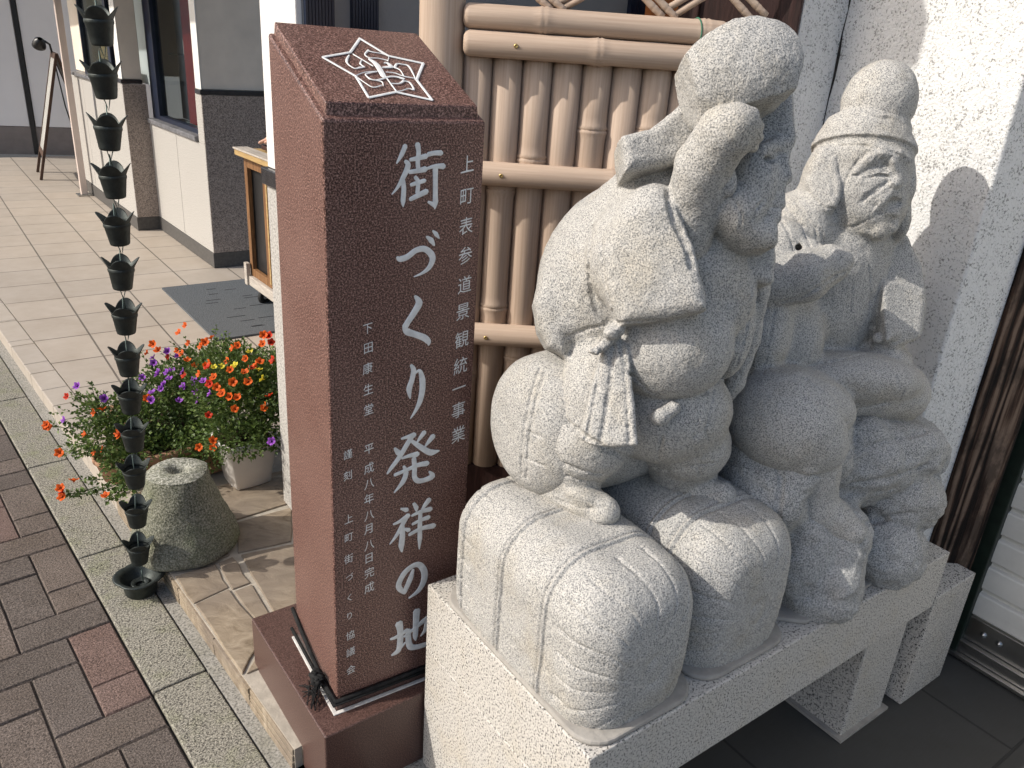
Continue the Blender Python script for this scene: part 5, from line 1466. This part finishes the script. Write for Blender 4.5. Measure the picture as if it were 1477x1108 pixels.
# long terracotta planter with purple and orange flowers
QO = Vector((-1.17, 2.47, STEP_Z))
pl_ = empty('flower_planter', QO, YAW_K, 'long terracotta planter nearly hidden under purple petunias', 'planter')
mb = MB(); mb.box(-.13, .13, -.13, .33, 0, .105); mb.build('trough', M['terracotta'], pl_, .006)
mb = MB(); ringbox(mb, -.15, .15, -.15, .35, .106, .130, .030); mb.build('rim', M['terracotta'], pl_, .006)
MB().box(-.118, .118, -.118, .318, .106, .120).build('soil', M['soil'], pl_)
B_bl = [((-1.20, 2.56, .31), (.175, .17, .105)), ((-1.11, 2.66, .35), (.14, .13, .115)), ((-1.27, 2.43, .25), (.125, .12, .085)), ((-1.09, 2.53, .30), (.13, .12, .105)), ((-1.17, 2.36, .19), (.10, .09, .065)), ((-1.08, 2.40, .20), (.09, .09, .075)), ((-1.27, 2.34, .16), (.10, .09, .06)), ((-1.10, 2.33, .15), (.08, .06, .06)), ((-1.02, 2.36, .17), (.07, .06, .07))]
fl_b = empty('petunia_plant', QO, 0, 'loose leafy petunia with purple blossoms growing in the terracotta planter', 'plant', 'petunias on the step')
leaf_cloud('foliage', B_bl, 9500, fl_b, QO, sprigs=130)
blossoms(zq(*Z7, [('p', 240, 240), ('p', 180, 210), ('p', 125, 335), ('p', 120, 350), ('p', 175, 340), ('p', 205, 330), ('p', 275, 335), ('p', 150, 420), ('p', 160, 410), ('p', 140, 440), ('p', 190, 380), ('p', 275, 425), ('p', 290, 425), ('p', 355, 455), ('p', 365, 465), ('p', 345, 385), ('p', 355, 410), ('p', 85, 465), ('p', 85, 510), ('p', 250, 515), ('p', 370, 510), ('p', 25, 370), ('p', 90, 250), ('p', 95, 280),
    ('o', 290, 50), ('o', 250, 95), ('o', 310, 160), ('r', 185, 240), ('o', 90, 165), ('o', 55, 220), ('o', 120, 205), ('o', 240, 205), ('o', 345, 300), ('r', 285, 360), ('o', 270, 225), ('o', 300, 265), ('o', 55, 500)]), B_bl, fl_b, QO)

# trailing plant over the step edge
TO3 = Vector((-1.33, 2.36, STEP_Z))
tp = empty('flower_pot', TO3, .3, 'low terracotta bowl at the step edge under trailing orange flowers', 'flower pot', 'flower pots on the step')
MB().lathe([(0, 0), (.055, 0), (.075, .07), (.082, .074), (.082, .088), (.074, .088), (.070, .078), (0, .075)], 36).build('pot', M['terracotta'], tp)
fl_c = empty('petunia_plant', TO3, 0, 'straggly petunia trailing orange blossoms over the step edge towards the kerb', 'plant', 'petunias on the step')
C_bl = [((-1.33, 2.36, .215), (.11, .11, .075)), ((-1.26, 2.30, .175), (.10, .09, .06)), ((-1.39, 2.42, .27), (.09, .09, .07)), ((-1.22, 2.20, .125), (.06, .06, .045)), ((-1.44, 2.34, .19), (.06, .07, .04))]
leaf_cloud('foliage', C_bl, 2600, fl_c, TO3, sprigs=50)
P_ = lambda x, y, Y: Vector(at(x, y, Y))
paths = [[P_(150, 600, 2.30), P_(120, 615, 2.25), P_(95, 618, 2.22), P_(70, 612, 2.2)], [P_(170, 650, 2.22), P_(130, 650, 2.15), P_(90, 652, 2.12)],
         [P_(190, 690, 2.10), P_(150, 706, 2.02), P_(120, 712, 1.98), P_(88, 712, 1.97)], [P_(200, 670, 2.1), P_(160, 690, 2.03), P_(115, 694, 2.0)], [P_(140, 590, 2.35), P_(115, 570, 2.36), P_(98, 574, 2.34)], [P_(190, 690, 2.08), P_(170, 712, 2.0), P_(150, 722, 1.95)]]
trailing('trailing_foliage', paths, fl_c, TO3)
C_all = C_bl + [((p.x, p.y, p.z), (.012, .012, .012)) for q in paths for p in q]
blossoms(zq(*Z3, [('o', 250, 240), ('o', 255, 252), ('o', 320, 390), ('r', 360, 90), ('o', 325, 580), ('r', 335, 600), ('o', 335, 625), ('o', 395, 540), ('o', 565, 620), ('o', 505, 175), ('o', 545, 160), ('o', 505, 385), ('o', 550, 370), ('o', 630, 285), ('o', 455, 290), ('o', 640, 300), ('p', 555, 100), ('p', 415, 35), ('p', 660, 135), ('p', 800, 110), ('p', 345, 215)]), C_all, fl_c, TO3)

# ================================================================== FLOOR MAT, CABINET, TRAY
mt = empty('floor_mat', (-1.513, 3.721, STEP_Z), radians(38), 'grey ribbed door mat lying on the beige tiles', 'mat')
mb = MB(); rm = random.Random(8)
mb.box(0, .75, 0, 1.02, 0, .010); mb.cur = 1
for k in range(26):
    x, y = rm.uniform(.10, .62), rm.uniform(.1, .9)
    L = rm.uniform(.05, .10)
    mb.add([(x, y, .0104), (x + L, y, .0104), (x + L, y + .010, .0104), (x, y + .010, .0104)], [(0, 1, 2, 3)])
mb.build('pile', [M['mat'], M['mat_mark']], mt)
CY = radians(38)
CO = np.array([-1.585, 4.43])
cab = empty('wooden_cabinet', (CO[0], CO[1], STEP_Z), CY, 'old wooden cabinet on castors behind the pillar', 'cabinet')
# local x: into the shop, local y: away; far left corner at origin, body runs toward the viewer (negative y)
CL = 1.0
MB().box(0, .46, -CL, 0, .10, .155).build('plinth_board', M['bleached'], cab, .004)
MB().box(-.012, .012, -.03, .012, .10, .23).build('corner_stub', M['bleached'], cab, .003)
mb = MB(); mb.box(.02, .045, -.05, -.005, .156, .83).box(.02, .045, -.34, -.28, .156, .83).box(.02, .045, -.62, -.56, .156, .83).box(.02, .045, -CL + .005, -CL + .05, .156, .83); mb.box(.02, .045, -.279, -.051, .77, .83).box(.02, .045, -.279, -.051, .156, .20)
mb.build('face_frame', M['cab_wood'], cab, .003)
for a, b2 in ((-.555, -.345), (-.95, -.625)):
    d_ = MB().box(.012, .03, a, b2, .17, .82).build('door', M['cab_wood'], cab, .003)
    mbb = MB()
    for k in range(4):
        yy = a + .02 + (b2 - a - .04) * k / 3
        mbb.box(.006, .0118, yy - .008, yy + .008, .19, .80)
    mbb.build('bar', M['cab_pale'], d_)
MB().box(.05, .45, -CL + .01, -.01, .156, .83).build('carcass', M['black'], cab)
MB().box(-.02, .48, -CL - .02, .02, .831, .862).build('top', M['cab_pale'], cab, .004)
MB().box(-.026, .06, -CL - .02, .026, .8625, .872).build('edge_strip', M['bleached'], cab, .002)
for (x, y) in ((.06, -.10), (.06, -.85), (.40, -.10), (.40, -.85)):
    c_ = empty('castor', (0, 0, 0)); c_.parent = cab; c_.location = (x, y, .045)
    b_ = MB().lathe([(.02, -.012), (.042, -.012), (.046, -.008), (.046, .008), (.042, .012), (.02, .012)], 24).build('tyre', M['rubber'], c_); b_.rotation_euler = (radians(90), 0, .5)
    b_ = MB().lathe([(0, -.008), (.019, -.008), (.019, .008), (0, .008)], 16).build('hub', M['steel'], c_); b_.rotation_euler = (radians(90), 0, .5)
    MB().box(-.012, .012, -.018, -.013, -.01, .054).box(-.012, .012, .013, .018, -.01, .054).build('fork', M['steel'], c_)
mC = Matrix.Translation((CO[0], CO[1], STEP_Z)) @ Matrix.Rotation(CY, 4, 'Z')
ty = empty('serving_tray', mC @ Vector((.09, -.50, .8725)), CY, 'dark red lacquer tray lying on the wooden cabinet', 'tray')
mb = MB(); mb.box(0, .32, 0, .40, 0, .006); mb.build('board', M['tray'], ty, .002)
mb = MB(); ringbox(mb, 0, .32, 0, .40, .0065, .022, .008); mb.build('rim', M['tray'], ty, .002)

# person bending over the cabinet behind the side wall: only a forearm shows
def skin_person():
    pe = tag(bpy.data.objects.new('person', bpy.data.meshes.new('person')), 'person reaching one bare forearm over the tray on the wooden cabinet', 'person')
    COL.objects.link(pe)
    bmh = bmesh.new()
    hand = Vector(at(384, 207, 4.05)); 
    B0 = Vector((hand.x + .62, hand.y - .30, STEP_Z))
    up = lambda x, y, z: B0 + Vector((x, y, z))
    J = {'pel': up(.10, .05, .78), 'spine': up(.0, .10, .92), 'chest': up(-.16, .16, 1.02), 'neck': up(-.26, .20, 1.07), 'head': up(-.33, .22, 1.10), 'top': up(-.43, .25, 1.13),
         'shR': up(-.22, .34, .99), 'elR': up(-.34, .38, .90), 'wrR': hand + Vector((.10, -.0, .065)), 'paR': hand + Vector((.035, 0, .022)),
         'shL': up(-.16, -.02, .99), 'elL': up(-.22, -.08, .74), 'wrL': up(-.40, .0, .70), 'paL': up(-.47, .03, .70),
         'hiR': up(.10, .15, .76), 'knR': up(.05, .16, .42), 'anR': up(.12, .15, .08), 'toR': up(-.06, .16, .04),
         'hiL': up(.10, -.05, .76), 'knL': up(.06, -.06, .42), 'anL': up(.14, -.05, .08), 'toL': up(-.04, -.05, .04)}
    rad = dict(pel=.14, spine=.125, chest=.13, neck=.055, head=.09, top=.08, shR=.06, elR=.042, wrR=.027, paR=.030, shL=.06, elL=.042, wrL=.028, paL=.034, hiR=.085, knR=.06, anR=.042, toR=.032, hiL=.085, knL=.06, anL=.042, toL=.032)
    E_ = [('pel', 'spine'), ('spine', 'chest'), ('chest', 'neck'), ('neck', 'head'), ('head', 'top'), ('chest', 'shR'), ('shR', 'elR'), ('elR', 'wrR'), ('wrR', 'paR'), ('chest', 'shL'), ('shL', 'elL'), ('elL', 'wrL'), ('wrL', 'paL'),
          ('pel', 'hiR'), ('hiR', 'knR'), ('knR', 'anR'), ('anR', 'toR'), ('pel', 'hiL'), ('hiL', 'knL'), ('knL', 'anL'), ('anL', 'toL')]
    for i in range(4):
        pv = 'paR'
        for s_, (dx, dz) in enumerate(((-.030, -.004), (-.052, -.014), (-.064, -.022))):
            n_ = 'f%d%d' % (i, s_); J[n_] = J['paR'] + Vector((dx, (-.024 + .016 * i) * (1 + .15 * s_), dz)); rad[n_] = .0095 - .001 * s_; E_.append((pv, n_)); pv = n_
    J['t0'] = J['paR'] + Vector((-.006, -.036, -.006)); J['t1'] = J['paR'] + Vector((-.030, -.046, -.016)); rad['t0'] = .0105; rad['t1'] = .009
    E_ += [('paR', 't0'), ('t0', 't1')]
    K = list(J); idx = {k: i for i, k in enumerate(K)}
    pe.data.from_pydata([tuple(J[k]) for k in K], [(idx[a], idx[b]) for a, b in E_], [])
    pe.data.materials.append(M['skin'])
    sk = pe.modifiers.new('body', 'SKIN'); sk.use_smooth_shade = True
    for k in K:
        v = pe.data.skin_vertices[0].data[idx[k]]; v.radius = (rad[k], rad[k]); v.use_root = k == 'pel'
    pe.modifiers.new('smooth', 'SUBSURF').levels = 1
    pe.modifiers['smooth'].render_levels = 2
    # clothing: a shirt over trunk and legs
    sm = bpy.data.meshes.new('clothing'); cl2 = bpy.data.objects.new('clothing', sm); COL.objects.link(cl2); cl2.parent = pe
    KC_ = ['pel', 'spine', 'chest', 'neck', 'shR', 'elR', 'shL', 'elL', 'wrL', 'hiR', 'knR', 'anR', 'hiL', 'knL', 'anL']
    ii = {k: i for i, k in enumerate(KC_)}
    sm.from_pydata([tuple(J[k]) for k in KC_], [(ii[a], ii[b]) for a, b in E_ if a in ii and b in ii], [])
    sm.materials.append(M['shirt'])
    sk = cl2.modifiers.new('cloth', 'SKIN'); sk.use_smooth_shade = True
    for k in KC_:
        v = sm.skin_vertices[0].data[ii[k]]; v.radius = (rad[k] * 1.16 + .010,) * 2; v.use_root = k == 'pel'
    ss = cl2.modifiers.new('smooth', 'SUBSURF'); ss.levels = 1; ss.render_levels = 2
    hr = MB().lathe([(0, .105), (.05, .095), (.085, .06), (.098, .0), (.09, -.04), (.0, -.05)], 24).build('hair', M['black'], pe)
    hr.location = J['top'] + Vector((.03, 0, .012)); hr.rotation_euler = (0, -1.0, 0)
skin_person()

# ================================================================== A-FRAME SIGNBOARD
A0, A1 = Vector((-5.043, 8.201, STEP_Z)), Vector((-4.742, 7.75, STEP_Z))
ab = empty('signboard', ((A0 + A1) / 2), 0, 'folding wooden signboard standing on the tiles by the far wall', 'signboard')
mid = (A0 + A1) / 2
tdir = (A1 - A0).normalized(); ndir = Vector((-tdir.y, tdir.x, 0))
if ndir.x < 0: ndir = -ndir
def panel(sgn):
    Wd = (A1 - A0).length / 2
    bx = ndir * (0.0 if sgn < 0 else .62); tx = ndir * .29 + Vector((0, 0, 1.16))
    e1 = tdir; e2 = (tx - bx).normalized(); e3 = e1.cross(e2) * (1 if sgn < 0 else -1)
    Mx = Matrix((( e1.x, e3.x, e2.x, bx.x), (e1.y, e3.y, e2.y, bx.y), (e1.z, e3.z, e2.z, bx.z), (0, 0, 0, 1)))
    Ln = (tx - bx).length
    fr = MB(); fr.box(-Wd, -Wd + .04, -.012, .012, 0, Ln, Mx).box(Wd - .04, Wd, -.012, .012, 0, Ln, Mx).box(-Wd + .041, Wd - .041, -.012, .012, Ln - .05, Ln, Mx).box(-Wd + .041, Wd - .041, -.012, .012, .22, .27, Mx)
    fr.build('leaf_frame', M['board_wood'], ab)
    MB().box(-Wd + .041, Wd - .041, -.004, .006, .271, Ln - .051, Mx).build('board_face', M['chalk'], ab)
panel(-1); panel(1)
lmp = empty('clip_lamp', mid + ndir * .28 + Vector((0, 0, 1.17)) + tdir * -.1, 0, 'black clip lamp fixed on top of the folding signboard', 'lamp')
mb = MB(); mb.tube([(0, 0, -.02), (0, -.02, .06), (-.03, -.05, .09)], .010, 8); mb.build('arm', M['black'], lmp)
mb = MB(); mb.lathe([(.02, .05), (.045, .03), (.06, -.02), (.062, -.04), (.055, -.038), (.04, .02), (0, .035)], 20); hd = mb.build('lamp_head', M['black'], lmp); hd.location = (-.07, -.07, .07); hd.rotation_euler = (.5, .6, 0)
mb = MB(); mb.tube([(0, 0, 0), (.10, -.08, -.5), (.22, -.1, -1.0), (.36, -.16, -1.15)], .006, 6); mb.build('cable', M['black'], lmp)
